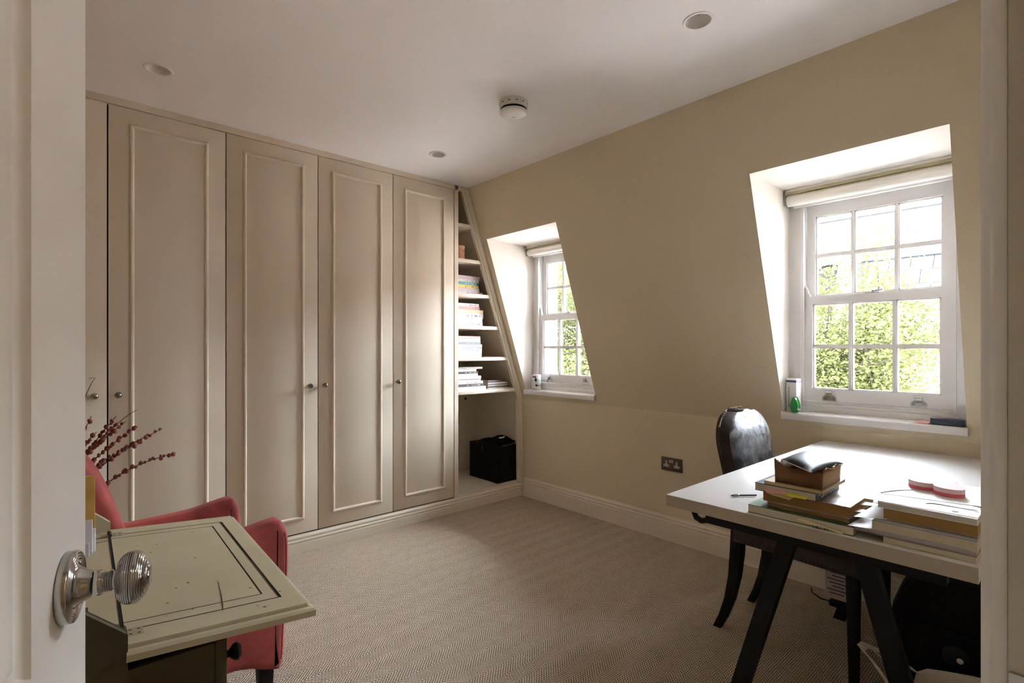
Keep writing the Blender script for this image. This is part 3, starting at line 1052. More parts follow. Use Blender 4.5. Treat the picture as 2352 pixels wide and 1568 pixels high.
# ------------------------------------------------------------------ leather desk chair
CHX, CHY = 2.325, .80
t = thing('dining_chair', 'dark brown studded leather chair pushed in at the far side of the desk', 'chair', (CHX, CHY, 0), local=True)


def slab_from_outline(front, back, n):
    m_ = MB()
    A = [[m_.bm.verts.new(p) for p in row] for row in front]
    B = [[m_.bm.verts.new(p) for p in row] for row in back]
    nr, nc = len(A), len(A[0])
    for G, fl in ((A, 0), (B, 1)):
        for i in range(nr - 1):
            for k in range(nc - 1):
                q = (G[i][k], G[i][k + 1], G[i + 1][k + 1], G[i + 1][k])
                m_.bm.faces.new(q[::-1] if fl else q)
    rim = [(i, 0) for i in range(nr)] + [(nr - 1, k) for k in range(1, nc)] + [(i, nc - 1) for i in range(nr - 2, -1, -1)] + [(0, k) for k in range(nc - 2, 0, -1)]
    for a, b in zip(rim, rim[1:] + rim[:1]):
        m_.bm.faces.new((A[a[0]][a[1]], A[b[0]][b[1]], B[b[0]][b[1]], B[a[0]][a[1]]))
    return m_


def bw(z):
    t_ = (z - .44) / .49
    w_ = .176 + .034 * max(0, min(1, t_ / .75))
    if t_ > .62:
        q = (t_ - .62) / .38
        w_ *= max(.0, (1 - q ** 2.6)) ** .42 if q < 1 else 0
    return max(w_, .055)


def by(z):
    return .165 + .085 * max(0.0, (z - .44) / .49) ** 1.25


fr_, bk_ = [], []
NZ, NX = 22, 14
for i in range(NZ + 1):
    tz = i / NZ
    z = .40 + .53 * (1 - (1 - tz) ** 1.35)
    a_, b_ = [], []
    for k in range(NX + 1):
        u = -1 + 2 * k / NX
        x = u * bw(z)
        zz_ = z - (.030 * (abs(u) ** 3) if i == NZ else 0)
        bulge = .026 * max(0, 1 - u * u) ** .6 * min(1, (0.94 - z) / .12 + .15)
        a_.append((x, by(z) - .020 - bulge, zz_))
        b_.append((x, by(z) + .040 + .012 * (1 - u * u), zz_))
    fr_.append(a_); bk_.append(b_)
bk = slab_from_outline(fr_, bk_, 0)
bmesh.ops.recalc_face_normals(bk.bm, faces=bk.bm.faces[:])
bkr = part(t, 'backrest', bk, LEATHER, smooth=60)
nl = MB()
zcur = .43
pts_ = []
for s_ in (-1, 1):
    z = .42
    while z < .92:
        pts_.append((s_ * (bw(z) + .001), by(z) + .025, z))
        z += .012 if z < .86 else .006
for k in range(-3, 4):
    pts_.append((k * .016, by(.93) + .025, .931))
for p in pts_:
    nl.ball(p, .0042, 1)
part(bkr, 'nailheads', nl, NAIL, kind='stuff')
se = MB()
NSX, NSY = 12, 12
top, bot = [], []
for i in range(NSY + 1):
    v = i / NSY
    y = -.265 + .46 * v
    hw = .225 - .035 * v
    ta, ba = [], []
    for k in range(NSX + 1):
        u = -1 + 2 * k / NSX
        dome = .042 * max(0, (1 - u ** 4) * (1 - (2 * v - 1) ** 4)) ** .5
        ta.append((u * hw, y, .468 + dome))
        ba.append((u * hw, y, .395))
    top.append(ta); bot.append(ba)
se = slab_from_outline(top, bot, 0)
bmesh.ops.recalc_face_normals(se.bm, faces=se.bm.faces[:])
so = part(t, 'seat', se, LEATHER, smooth=60)
nl = MB()
for k in range(34):
    v = k / 33
    y = -.262 + .45 * v
    for s_ in (-1, 1):
        nl.ball((s_ * (.226 - .035 * v), y, .402), .004, 1)
part(so, 'nailheads', nl, NAIL, kind='stuff')
for s_ in (-1, 1):
    x = s_ * .205
    part(t, 'leg', MB().bars([[(x - .021, -.262, .398), (x + .021, -.262, .398), (x + .021, -.222, .398), (x - .021, -.222, .398)],
                              [(x - .014, -.258, 0), (x + .014, -.258, 0), (x + .014, -.230, 0), (x - .014, -.230, 0)]]).bevel(.003, 2), BLACK)
    secs = []
    for z, y, w_ in ((.44, .185, .022), (.34, .19, .022), (.24, .200, .020), (.14, .220, .018), (.06, .247, .016), (0, .275, .015)):
        xx = s_ * (.166 + 0 * z)
        secs.append([(xx - w_, y - w_ * 1.1, z), (xx + w_, y - w_ * 1.1, z), (xx + w_, y + w_ * 1.1, z), (xx - w_, y + w_ * 1.1, z)])
    part(t, 'leg', MB().bars(secs[::-1]).bevel(.002, 1), BLACK, smooth=50)
lb = part(t, 'care_label', MB().box(-.13, -.1285, -.205, -.130, .262, .394).xf(Matrix.Rotation(R(0), 4, 'Z')), mat('label_card', (.50, .43, .42), .7), 'pale printed label hanging under the seat')
lb2 = MB()
for k in range(8):
    lb2.box(-.1306, -.1299, -.198 + .006 * (k % 2), -.137 - .008 * (k % 3), .372 - k * .013, .3755 - k * .013)
part(lb, 'lettering', lb2, INK, smooth=0, kind='stuff')


# ------------------------------------------------------------------ things on the desk: pile at the corner
GREEN = flat((.10, .20, .05)); CRM = flat((.66, .60, .46))
b = book(1.466, 1.74, .386, .642, DT + .0004, .763, mat('green_cover', (.10, .20, .06), .4, var=.4, vscale=20), PAGES, 'wide book with green cover at the bottom of the pile on the desk', group='pile of books under the paper box', spine='x1', soft=True)
sn = MB().quad((-.1385, -.005, .016), (-.1385, -.108, .004), (-.1400, -.104, .0005), (-.1400, .000, .010))
part(b, 'sticky_note', sn, flat((.78, .72, .36)), 'yellow sticky note marking the pages', smooth=0)
strokes(b, -.075, -.035, .003, .006, -.1402, 7, INK, 'x', 9)
BR = mat('foxed_pages', (.38, .20, .065), .85, var=.35, vscale=25, stretch=(2, 2, 50))
b = book(1.492, 1.70, .402, .600, .7634, .7745, mat('speckled_cover', (.55, .55, .53), .4, var=.7, vscale=14, col2=(.25, .16, .10)), BR, 'thin leaflet between the green book and the thick brown book', group='pile of books under the paper box', spine='x1', soft=True)
b = book(1.492, 1.70, .400, .612, .7750, .8030, mat('speckled_cover', (.55, .55, .53), .4), BR, 'thick book with brown page edges and pale mottled cover in the left pile', group='pile of books under the paper box', spine='x1', soft=True)
pp_ = [(-.02, -.1045), (.02, -.1045), (.02, -.135), (-.01, -.13)]
part(b, 'page_tab', MB().prism(pp_, 'z', .018, .0185), PAPER, 'white paper tab in the pages')
part(b, 'page_tab', MB().prism([(p[0] - .05, p[1] + .006) for p in pp_], 'z', .010, .0105), flat((.75, .55, .25)), 'orange paper tab in the pages')
NAVY = mat('navy_spine', (.06, .085, .12), .35)
b = book(1.478, 1.66, .472, .628, .8035, .8250, NAVY, PAGES, 'worn paperback with navy spine and paper tabs in the pile', group='pile of books under the paper box', spine='y0', soft=True)
strokes(b, -.07, .07, .0145, .006, -.0783, 22, PAPER, 'y', 5)
strokes(b, -.05, .05, .006, .005, -.0783, 18, PAPER, 'y', 6)
part(b, 'sticky_note', MB().quad((-.092, .055, .012), (-.092, -.005, .017), (-.106, -.012, .008), (-.106, .040, .002)), flat((.74, .46, .42)), 'pink sticky note in the pages', smooth=0)
part(b, 'sticky_note', MB().quad((-.0925, .005, .010), (-.0925, -.058, .010), (-.103, -.058, .004), (-.104, .005, .003)), flat((.80, .76, .05)), 'bright yellow sticky note in the pages', smooth=0)
part(b, 'page_tab', MB().quad((-.092, .05, .005), (-.092, -.03, .004), (-.118, -.022, -.002), (-.112, .03, .001)), flat((.62, .52, .33)), 'cream paper slip in the pages', smooth=0)
b = book(1.478, 1.665, .458, .603, .8256, .8345, mat('tan_cover', (.45, .34, .18), .5), flat((.62, .50, .30)), 'thin tan notebook on top of the pile under the paper box', group='pile of books under the paper box', spine='y0', soft=True)

# torn brown paper box
KRAFT = mat('kraft_paper', (.26, .135, .055), .75, var=.45, vscale=9, col2=(.15, .065, .022), bump=.25, bscale=28)
KRAFT2 = mat('kraft_plain', (.42, .26, .14), .7, var=.15, vscale=10, bump=.1, bscale=20)
t = thing('parcel_box', 'torn brown paper box on top of the book pile', 'box', (1.56, .515, .8348))
x0, x1, y0, y1, z0, z1 = 1.488, 1.632, .462, .577, .8348, .8835
bx_ = MB()
bx_.box(x0, x1, y0, y1, z0, z0 + .003)
rnd = random.Random(4)


def torn(p0, p1, zb, zt, jag, outw, n=14, lift0=0.0, lift1=0.0):
    m_ = MB()
    prev = None
    for k in range(n + 1):
        u = k / n
        x = p0[0] + (p1[0] - p0[0]) * u; y = p0[1] + (p1[1] - p0[1]) * u
        zz2 = zt + rnd.uniform(-jag, jag) + lift0 * max(0, 1 - u * 4) + lift1 * max(0, 1 - (1 - u) * 4)
        cur = [m_.bm.verts.new((x, y, zb)), m_.bm.verts.new((x + outw[0] * rnd.uniform(0, .3), y + outw[1] * rnd.uniform(0, .3), (zb + zt) / 2)), m_.bm.verts.new((x + outw[0] * rnd.uniform(.2, 1), y + outw[1] * rnd.uniform(.2, 1), zz2))]
        if prev:
            for q in range(2):
                m_.bm.faces.new((prev[q], cur[q], cur[q + 1], prev[q + 1]))
        prev = cur
    return m_


def thick(o, th=.0015):
    md = o.modifiers.new('thickness', 'SOLIDIFY')
    md.thickness = th
    md.offset = 0
    return o


part(t, 'bottom', bx_, KRAFT2)
thick(part(t, 'side', torn((x0, y0), (x0, y1), z0, z1 - .004, .004, (-.004, 0), lift1=.022), KRAFT, 'side wrapped in crumpled dark brown paper', smooth=50))
thick(part(t, 'side', torn((x0, y0), (x1, y0), z0, z1 - .002, .002, (0, -.003)), KRAFT2, 'plain tan side', smooth=50))
thick(part(t, 'side', torn((x1, y0), (x1, y1), z0, z1 - .008, .003, (.003, 0)), KRAFT2, smooth=50))
thick(part(t, 'side', torn((x0, y1), (x1, y1), z0, z1 + .002, .004, (0, .003), lift0=.014), KRAFT, smooth=50))
fl = MB()
for k in range(8):
    u0, u1 = k / 8, (k + 1) / 8
    f0 = x0 + (x1 - x0) * u0; f1 = x0 + (x1 - x0) * u1
    h0 = .004 * math.sin(k * 1.7); h1 = .004 * math.sin((k + 1) * 1.7)
    fl.quad((f0, y0 - .001, z1 - .002), (f1, y0 - .001, z1 - .002), (f1, y0 - .010 + h1, z1 + .003 + h1), (f0, y0 - .010 + h0, z1 + .003 + h0))
thick(part(t, 'torn_flap', fl, KRAFT2, 'pale torn paper flap', smooth=50))
# padded black envelope resting in the box
pc = [(1.505, .575), (1.70, .553), (1.604, .440), (1.438, .472)]
pc = [(1.512, .571), (1.685, .556), (1.612, .448), (1.446, .474)]
pz = [.893, .897, .889, .885]
G = 12
tp, bt = [], []
for i in range(G + 1):
    v = i / G
    ra, rb_ = [], []
    for k in range(G + 1):
        u = k / G
        wts = ((1 - u) * (1 - v), u * (1 - v), u * v, (1 - u) * v)
        x = sum(a * p[0] for a, p in zip(wts, pc)); y = sum(a * p[1] for a, p in zip(wts, pc)); z = sum(a * q for a, q in zip(wts, pz))
        e = (16 * u * (1 - u) * v * (1 - v)) ** .55
        ra.append((x, y, z + .016 * e)); rb_.append((x, y, z - .001 - .010 * e))
    tp.append(ra); bt.append(rb_)
pm = slab_from_outline(tp, bt, 0)
bmesh.ops.recalc_face_normals(pm.bm, faces=pm.bm.faces[:])
pch = single('padded_pouch', pm, mat('black_satin', (.006, .006, .0065), .42, bump=.06, bscale=14, spec=.4), 'glossy black padded pouch sitting in the torn paper box', 'pouch', smooth=60)
part(pch, 'piping', MB().tube([(pc[0][0], pc[0][1], pz[0]), (pc[3][0], pc[3][1], pz[3])], .0012, 6), PLASW, 'pale edge piping')

# pen
t = thing('ballpoint_pen', 'thin black and silver pen lying near the desk corner', 'pen', (1.60, .72, DT + .0042))
a_, b_ = Vector((1.576, .745, DT + .0042)), Vector((1.640, .692, DT + .0042))
d_ = (b_ - a_).normalized()
part(t, 'barrel', MB().tube([a_ + d_ * .020, b_], .0026, 10), INK)
part(t, 'grip', MB().tube([a_ + d_ * .010, a_ + d_ * .013, a_ + d_ * .024, a_ + d_ * .028], [.0025, .0036, .0036, .0027], 12), CHROME)
part(t, 'tip', MB().tube([a_, a_ + d_ * .010], [.0006, .0030], 10), INK)

# ------------------------------------------------------------------ pile of papers at the right end of the desk
GR2 = 'pile of books and papers by the door frame'
b = book(1.475, 1.70, .162, .328, DT + .0004, .7540, flat((.55, .52, .42)), PAPERC, 'cream book lowest in the right-hand pile on the desk', group=GR2, spine='x1', soft=True)
b = book(1.474, 1.76, .161, .392, .7545, .7590, flat((.16, .11, .09)), flat((.36, .30, .27)), 'thin dark brown folder in the right-hand pile', group=GR2, cat='folder', name='folder', spine='x1', soft=True)
b = book(1.472, 1.75, .161, .385, .7594, .7650, flat((.58, .54, .55)), flat((.42, .38, .38)), 'thin grey-lilac folder in the right-hand pile', group=GR2, cat='folder', name='folder', spine='x1', soft=True)
b = book(1.480, 1.72, .161, .352, .7654, .7850, flat((.74, .70, .62)), PAPERC, 'cream page-edged book under the grey pad in the right-hand pile', group=GR2, spine='x1', soft=True)
b = book(1.478, 1.73, .161, .345, .7854, .7930, flat((.30, .31, .33)), flat((.50, .50, .50)), 'thin grey pad under the ochre book in the right-hand pile', group=GR2, cat='pad', name='notepad', spine='x1', soft=True)
OCH = mat('ochre_pages', (.42, .255, .085), .8, var=.2, vscale=20, stretch=(2, 2, 50))
b = book(1.490, 1.74, .161, .331, .7934, .8200, flat((.55, .40, .18)), OCH, 'thick ochre book in the right-hand pile', group=GR2, spine='x1', soft=True)
b = book(1.480, 1.76, .161, .340, .8204, .8345, PAPER, mat('white_sheets', (.74, .72, .70), .8, var=.3, vscale=25, stretch=(2, 2, 60)), 'block of white sheets on top of the right-hand pile', cat='papers', name='paper_block', group=GR2, spine='x1', soft=True)
ZT = .8348


def sheet(poly, z, m, label, bend=0.0, name='paper_sheet', cat='paper', th=.0006, group=None):
    mb_ = MB().prism(poly, 'z', z, z + th)
    o = single(name, mb_, m, label, cat, group=group, smooth=0)
    return o


sheet([(1.481, .37), (1.735, .392), (1.73, .205), (1.49, .162)], ZT, PAPER, 'large white cut-out sheet with pointed left corner on the right-hand pile')
sheet([(1.56, .35), (1.79, .362), (1.82, .19), (1.60, .163)], ZT + .0008, flat((.80, .80, .79), .7), 'large white sheet under the pink heart block')
# dark tube laid on the sheet to show a curved cut
cut = MB()
pr = None
cpts = [(1.565, .352), (1.60, .338), (1.63, .322), (1.655, .304)]
cut.tube([(p[0], p[1], ZT + .0016) for p in cpts], [.0012, .0016, .0014, .0005], 6)
sheet([(1.535, .258), (1.550, .262), (1.556, .250), (1.556, .170), (1.552, .168), (1.550, .247)], ZT + .0016, flat((.30, .30, .31)), 'grey paper offcut shaped like an arrow on the white sheets')
single('thread', cut, flat((.12, .12, .12)), 'dark thread curving over the white sheets', 'thread')
sheet([(1.505, .2065), (1.510, .2065), (1.512, .196), (1.507, .195)], ZT + .0016, INK, 'tiny black clip on the front edge of the white sheets', cat='clip', name='paper_clip')
sheet([(1.449, .381), (1.60, .372), (1.60, .345), (1.485, .322)], .7938, PAPER, 'white sheet sticking out left of the ochre book')
sheet([(1.462, .398), (1.58, .389), (1.58, .342), (1.476, .346)], .7656, flat((.66, .58, .60)), 'lilac sheet sticking out above the grey-lilac folder')
# loose papers lying on the desk behind the pile
sheet([(1.97, .545), (2.14, .548), (2.14, .470), (1.95, .470)], DT + .0112, flat((.66, .50, .50), .6), 'pale pink sheet lying behind the book pile')
sheet([(1.80, .505), (1.98, .540), (1.97, .40), (1.78, .40)], DT + .0046, flat((.40, .42, .42), .45), 'grey leaflet lying between the two piles')
b = book(1.80, 2.12, .38, .53, DT + .0054, DT + .0108, flat((.50, .52, .52)), flat((.2, .2, .2)), 'thin grey magazine lying between the two piles', cat='magazine', name='magazine', spine='x1', soft=True)
b = book(1.79, 2.10, .375, .535, DT + .0003, DT + .0042, flat((.36, .38, .39)), flat((.15, .15, .15)), 'dark grey brochure under the grey magazine', cat='magazine', name='brochure', spine='x1', soft=True)
sheet([(2.02, .185), (2.16, .165), (2.16, .245)], DT + .0003, flat((.62, .60, .66)), 'pale lilac paper corner on the desk by the door frame')

# heart-shaped note block
hp = []
for k in range(48):
    a = 2 * math.pi * k / 48
    hx = 16 * math.sin(a) ** 3
    hy = 13 * math.cos(a) - 5 * math.cos(2 * a) - 2 * math.cos(3 * a) - math.cos(4 * a)
    hp.append((hx / 17, (hy + 2.5) / 15))
hc = Vector((1.703, .252)); rot = R(62)
poly = []
for hx, hy in hp:
    X, Y = hx * .068, hy * .052
    poly.append((hc.x + X * math.cos(rot) - Y * math.sin(rot), hc.y + X * math.sin(rot) + Y * math.cos(rot)))
t = thing('note_block', 'pink heart-shaped sticky note block on the white sheets', 'note block', (hc.x, hc.y, ZT + .0017))
for z0, z1, c in ((.0017, .0105, (.78, .16, .22)), (.0105, .0190, (.80, .62, .62)), (.0190, .0212, (.82, .40, .42))):
    part(t, 'paper_layer', MB().prism(poly, 'z', ZT + z0, ZT + z1), flat(c, .7), smooth=40)

# ------------------------------------------------------------------ under the desk
t = thing('rucksack', 'bulky black bag under the desk next to the door frame', 'bag', (2.15, .22, 0))
bag = MB().box(1.80, 2.50, .075, .400, 0.0, .565)
bag.sub(4)
rb = random.Random(3)
for v in bag.bm.verts:
    u = ((v.co.x - 2.15) / .35, (v.co.y - .2375) / .1625, (v.co.z - .2825) / .2825)
    if u[2] > .5:
        k = (u[2] - .5) / .5
        v.co.y = .2375 + (v.co.y - .2375) * (1 - .30 * k * k)
        v.co.x = 2.15 + (v.co.x - 2.15) * (1 - .16 * k * k)
    v.co += Vector((rb.uniform(-.008, .008), rb.uniform(-.006, .006), rb.uniform(-.006, .006) if v.co.z > .02 else 0))
part(t, 'body', bag, BLKF, smooth=60, sub=1)
part(t, 'front_pocket', MB().box(1.772, 1.82, .12, .36, .10, .44).bevel(.02, 3), BLKF, smooth=60)
part(t, 'badge', MB().lathe([(0, .004), (.026, .003), (.030, 0)], (1.773, .235, .390), (-1, 0, 0), 24), mat('dark_green_rubber', (.006, .011, .009), .5, spec=.3))
part(t, 'button', MB().lathe([(0, .004), (.006, .003), (.0075, 0)], (1.769, .226, .385), (-1, 0, 0), 16), PLASW, 'white button')
part(t, 'handle', MB().tube([(2.05, .2375, .555), (2.06, .2375, .60), (2.15, .2375, .62), (2.24, .2375, .60), (2.25, .2375, .555)], .012, 8), BLKF)
CANV = mat('canvas', (.60, .54, .46), .9, var=.12, vscale=30, bump=.1, bscale=200)
t = thing('tote_bag', 'pale canvas tote bag with hanging handle under the desk', 'bag', (1.66, .21, 0))
tb = MB().box(1.585, 1.735, .075, .300, 0.0, .415)
tb.sub(3)
for v in tb.bm.verts:
    k = v.co.z / .415
    v.co.x = 1.66 - .035 * k + (v.co.x - 1.66) * (1 - .82 * k) + .006 * math.sin(30 * v.co.y + 9 * k)
    v.co.z += .016 * math.sin(14 * v.co.y) * k - .05 * k * max(0, (v.co.y - .2) / .115) * 0
part(t, 'body', tb, CANV, smooth=60, sub=1)
hd = MB()
w_ = .0085
for hp2 in ([(1.612, .290, .395), (1.585, .345, .425), (1.562, .386, .440), (1.558, .394, .430), (1.558, .3635, .403), (1.560, .336, .366), (1.564, .318, .310), (1.570, .305, .25), (1.575, .298, .20)],
            [(1.620, .285, .360), (1.600, .335, .385), (1.585, .365, .418), (1.572, .384, .436)]):
    for a, b in zip(hp2, hp2[1:]):
        hd.quad((a[0], a[1] - w_, a[2] - w_ * .6), (a[0], a[1] + w_, a[2] + w_ * .6), (b[0], b[1] + w_, b[2] + w_ * .6), (b[0], b[1] - w_, b[2] - w_ * .6))
thick(part(t, 'handle', hd, CANV, smooth=60), .003)
dots = MB()
for i in range(8):
    for k in range(3):
        dots.lathe([(0, .0015), (.012, .001), (.014, 0)], (1.6055 - .004 * k, .10 + .027 * i, .36 - .045 * k), (-1, 0, .25), 14)
t2 = thing('power_adapter', 'small black power adapter on the carpet by the skirting behind the chair', 'adapter', (2.74, .78, 0), local=True)
part(t2, 'body', MB().box(-.025, .025, -.035, .035, 0.0, .028).bevel(.005, 2), BLKC)
part(t2, 'cable', MB().tube([(0, .035, .012), (.01, .08, .006), (.05, .13, .005), (.10, .15, .005)], .003, 6), BLKC)

# ================================================================== ON THE WINDOW SILLS
SZ = .8715
t = thing('cosmetic_carton', 'white carton with purple top band and green bottle print on the near sill', 'carton', (2.905, 1.035, SZ), R(-14), local=True)
part(t, 'box', MB().box(-.02, .02, -.027, .027, 0, .172).bevel(.0015, 2), PAPER)
part(t, 'band', MB().box(-.0206, .0206, -.0276, .0276, .152, .163), flat((.12, .07, .22)), 'dark purple band', smooth=0)
tx = MB()
rnd = random.Random(8)
z = .022
while z < .13:
    h_ = rnd.uniform(.003, .007)
    tx.box(-.0207, -.0199, .010, .010 + rnd.uniform(.005, .009), z, z + h_ * .55)
    z += h_ + .001
part(t, 'lettering', tx, INK, smooth=0, kind='stuff')
drop = []
for k in range(28):
    a = 2 * math.pi * k / 28
    rr = .0185 if math.sin(a) < 0 else .0185 - .0075 * math.sin(a)
    drop.append((-.014 + rr * math.cos(a), .056 + (.042 if math.sin(a) > 0 else .034) * math.sin(a)))
gb = thing('green_bottle', 'small translucent green bottle standing against the white carton', 'bottle', (2.868, 1.015, SZ), R(-14), local=True)
GRN = mat('green_plastic', (.015, .34, .07), .15, coat=.5)
part(gb, 'body', MB().prism([(a + .014, b - .022) for a, b in drop], 'x', -.011, .011).bevel(.004, 3), GRN, smooth=60)
part(gb, 'cap', MB().lathe([(0, 0), (.006, 0), (.006, .010), (0, .010)], (0, -.015, .016), (0, -1, -.2), 14), PLASW)
# base to stand on
part(gb, 'base', MB().box(-.009, .009, -.012, .012, 0.0, .004).bevel(.001, 1), GRN)


def mug_mat():
    m = bpy.data.materials.new('printed_mug')
    m.use_nodes = True
    nt = m.node_tree
    b_ = nt.nodes['Principled BSDF']
    b_.inputs['Roughness'].default_value = .2
    tc = nt.nodes.new('ShaderNodeTexCoord')
    n = nt.nodes.new('ShaderNodeTexVoronoi')
    n.inputs['Scale'].default_value = 38
    r = nt.nodes.new('ShaderNodeValToRGB')
    r.color_ramp.interpolation = 'CONSTANT'
    e = r.color_ramp.elements
    e[0].position = 0; e[0].color = (.78, .76, .74, 1)
    e[1].position = .55; e[1].color = (.05, .05, .06, 1)
    for p, c in ((.66, (.40, .62, .66, 1)), (.76, (.75, .73, .70, 1)), (.90, (.50, .10, .08, 1))):
        q = e.new(p); q.color = c
    sx = nt.nodes.new('ShaderNodeSeparateColor')
    nt.links.new(tc.outputs['Object'], n.inputs['Vector'])
    nt.links.new(n.outputs['Color'], sx.inputs[0])
    nt.links.new(sx.outputs[0], r.inputs['Fac'])
    nt.links.new(r.outputs['Color'], b_.inputs['Base Color'])
    return m


t = thing('printed_mug', 'white mug with coloured print on the sill beside the shelves', 'mug', (2.905, 2.955, SZ), local=True)
part(t, 'body', MB().lathe([(0, .004), (0, 0), (.036, 0), (.038, .003), (.038, .118), (.0365, .1195), (.035, .118), (.035, .006), (0, .006)], (0, 0, 0), (0, 0, 1), 40), GLOSS, smooth=40)
part(t, 'print', MB().lathe([(.0383, .012), (.0383, .108)], (0, 0, 0), (0, 0, 1), 40), mug_mat(), 'black, red and pale blue cartoon-like print', smooth=60)
part(t, 'handle', MB().tube([(.030, .028, .095), (.042, .040, .092), (.048, .047, .065), (.042, .040, .036), (.030, .028, .03)], .005, 8), GLOSS, smooth=60)
single('glasses_case', MB().box(2.866, 2.915, .352, .466, SZ - .002, .898).bevel(.004, 3), mat('navy_case', (.022, .030, .048), .4), 'dark navy flat case on the near sill against the window cheek', 'case')
single('tissue_slip', MB().bars([[(2.862, .470, SZ - .002), (2.90, .470, SZ - .002), (2.90, .470, SZ + .004), (2.862, .470, SZ + .004)], [(2.866, .50, SZ - .002), (2.89, .50, SZ - .002), (2.89, .50, SZ + .009), (2.866, .50, SZ + .009)], [(2.868, .527, SZ - .002), (2.886, .527, SZ - .002), (2.886, .527, SZ + .001), (2.868, .527, SZ + .001)]]).bevel(.001, 1),
       flat((.85, .42, .40)), 'crumpled pink paper slip beside the dark navy case', 'paper')

# ================================================================== PAINTED BUREAU
t = thing('bureau', 'old olive-grey painted bureau with its fall front folded open', 'bureau', (-.1, 1.39, 0))
ANG = math.atan2(.027, .704)       # the bureau stands slightly turned
HX, HY = .093, 1.030               # near end of the hinge line
Mb = Matrix.Translation((HX, HY, 0)) @ Matrix.Rotation(-ANG, 4, 'Z')
BW = .712
BZ = .720
BDEP = .40
side = [(0, 0.10), (0, BZ + .020), (-.058, BZ + .074), (-.24, BZ + .245), (-BDEP, BZ + .245), (-BDEP, 0.10)]
for y in (0.0, BW - .018):
    part(t, 'side_panel', MB().prism(side, 'y', y, y + .018).bevel(.002, 2).xf(Mb), BUREAUW if y == 0 else BUREAU)
part(t, 'back_panel', MB().box(-BDEP, -BDEP + .012, .018, BW - .018, .1, BZ + .245).xf(Mb), BUREAU)
part(t, 'top_board', MB().box(-BDEP - .01, -.232, -.012, BW + .012, BZ + .245, BZ + .263).bevel(.004, 2).xf(Mb), BUREAU)
# inner writing surface with grooves carried on from the lid
ws = MB().box(-BDEP + .012, -.004, .018, BW - .018, BZ - .020, BZ - .001)
part(t, 'writing_surface', ws.xf(Mb), BUREAU)
for y in (.062, .098, BW - .105, BW - .068):
    part(t, 'groove', MB().box(-.12, -.006, y, y + .003, BZ - .0012, BZ - .0006).xf(Mb), BUREAUD)
part(t, 'groove', MB().box(-.0505, -.0465, .105, .21, BZ - .0011, BZ - .0004).xf(Mb), BUREAUD)
# pigeon holes at the back
pg = MB()
for k in range(5):
    y = .03 + k * (BW - .068) / 4
    pg.box(-BDEP + .012, -.235, y, y + .008, BZ, BZ + .225)
pg.box(-BDEP + .012, -.235, .03, BW - .03, BZ + .11, BZ + .118)
part(t, 'pigeon_holes', pg.xf(Mb), BUREAU)
# carcass below: three drawers, the top one pulled out to carry the lid
part(t, 'plinth', MB().box(-BDEP, .012, -.008, BW + .008, .05, .105).bevel(.006, 2).xf(Mb), BUREAU)
for y in (.01, BW - .05):
    for x in (-.05, -BDEP + .01):
        part(t, 'foot', MB().box(x, x + .045, y, y + .045, 0, .055).bevel(.006, 2).xf(Mb), BUREAU)
part(t, 'drawer_rail', MB().box(-.02, -.001, .018, BW - .018, .505, .525).box(-.02, -.001, .018, BW - .018, .315, .335).xf(Mb), BUREAU)
KN = [(0, 0), (.007, 0), (.007, .006), (.006, .010), (.014, .018), (.016, .024), (.012, .030), (0, .032)]
for k, (z0, z1, out) in enumerate(((.527, .676, .147), (.337, .503, 0.0), (.108, .313, 0.0))):
    d = part(t, 'drawer', MB().box(out - .018, out, .016, BW - .016, z0, z1).bevel(.002, 2).box(out - .34, out - .018, .022, .032, z0 + .006, z1 - .004).box(out - .34, out - .018, BW - .032, BW - .022, z0 + .006, z1 - .004).box(out - .34, out - .018, .032, BW - .032, z0 + .006, z0 + .014)  .xf(Mb), BUREAUW,
             'drawer pulled out under the lid' if k == 0 else None)
    for y in (.055, BW - .055):
        part(d, 'knob', MB().lathe(KN, (out, y, (z0 + z1) / 2 + (.026 if k == 0 else 0)), (1, 0, 0), 18).xf(Mb), BLACK, 'dark turned wooden knob', smooth=50)
# the fall front, hinged at x=0, sagging a little
LD = .300
Ml = Mb @ Matrix.Translation((.001, 0, BZ)) @ Matrix.Rotation(R(4.3), 4, 'Y')
TL = .022
ld = MB()
y0_, y1_ = -.004, BW + .004
ld.rings([(0, LD, y0_, y1_, -TL), (0, LD, y0_, y1_, -TL + .004), (0, LD + .0, y0_, y1_, -.011), (0, LD - .004, y0_ + .004, y1_ - .004, -.007), (0, LD - .011, y0_ + .012, y1_ - .012, -.006)], cap=False)
ld.rings([(0, LD - .011, y0_ + .012, y1_ - .012, -.006), (0, LD - .0125, y0_ + .0135, y1_ - .0135, -.0065), (0, LD - .0135, y0_ + .0145, y1_ - .0145, 0.0),
          (0, LD - .046, y0_ + .068, y1_ - .066, 0.0), (0, LD - .0465, y0_ + .0686, y1_ - .0666, -.0016), (0, LD - .0525, y0_ + .0716, y1_ - .0690, -.0016), (0, LD - .053, y0_ + .0720, y1_ - .0694, -.0002),
          (0, LD - .0735, y0_ + .1015, y1_ - .0965, -.0002), (0, LD - .0738, y0_ + .1018, y1_ - .0968, -.0014), (0, LD - .0768, y0_ + .1040, y1_ - .0988, -.0014), (0, LD - .077, y0_ + .1044, y1_ - .0990, -.0002)],
         mis=[1, 0, 0, 1, 1, 1, 0, 1, 1, 1], cap=True)
ld.quad((0, y0_, -TL), (LD, y0_, -TL), (LD, y1_, -TL), (0, y1_, -TL))
bmesh.ops.remove_doubles(ld.bm, verts=ld.bm.verts[:], dist=1e-5)
lido = part(t, 'lid', ld.xf(Ml), [BUREAU, BUREAUD], 'folded-down writing lid with two worn grooves', smooth=20)
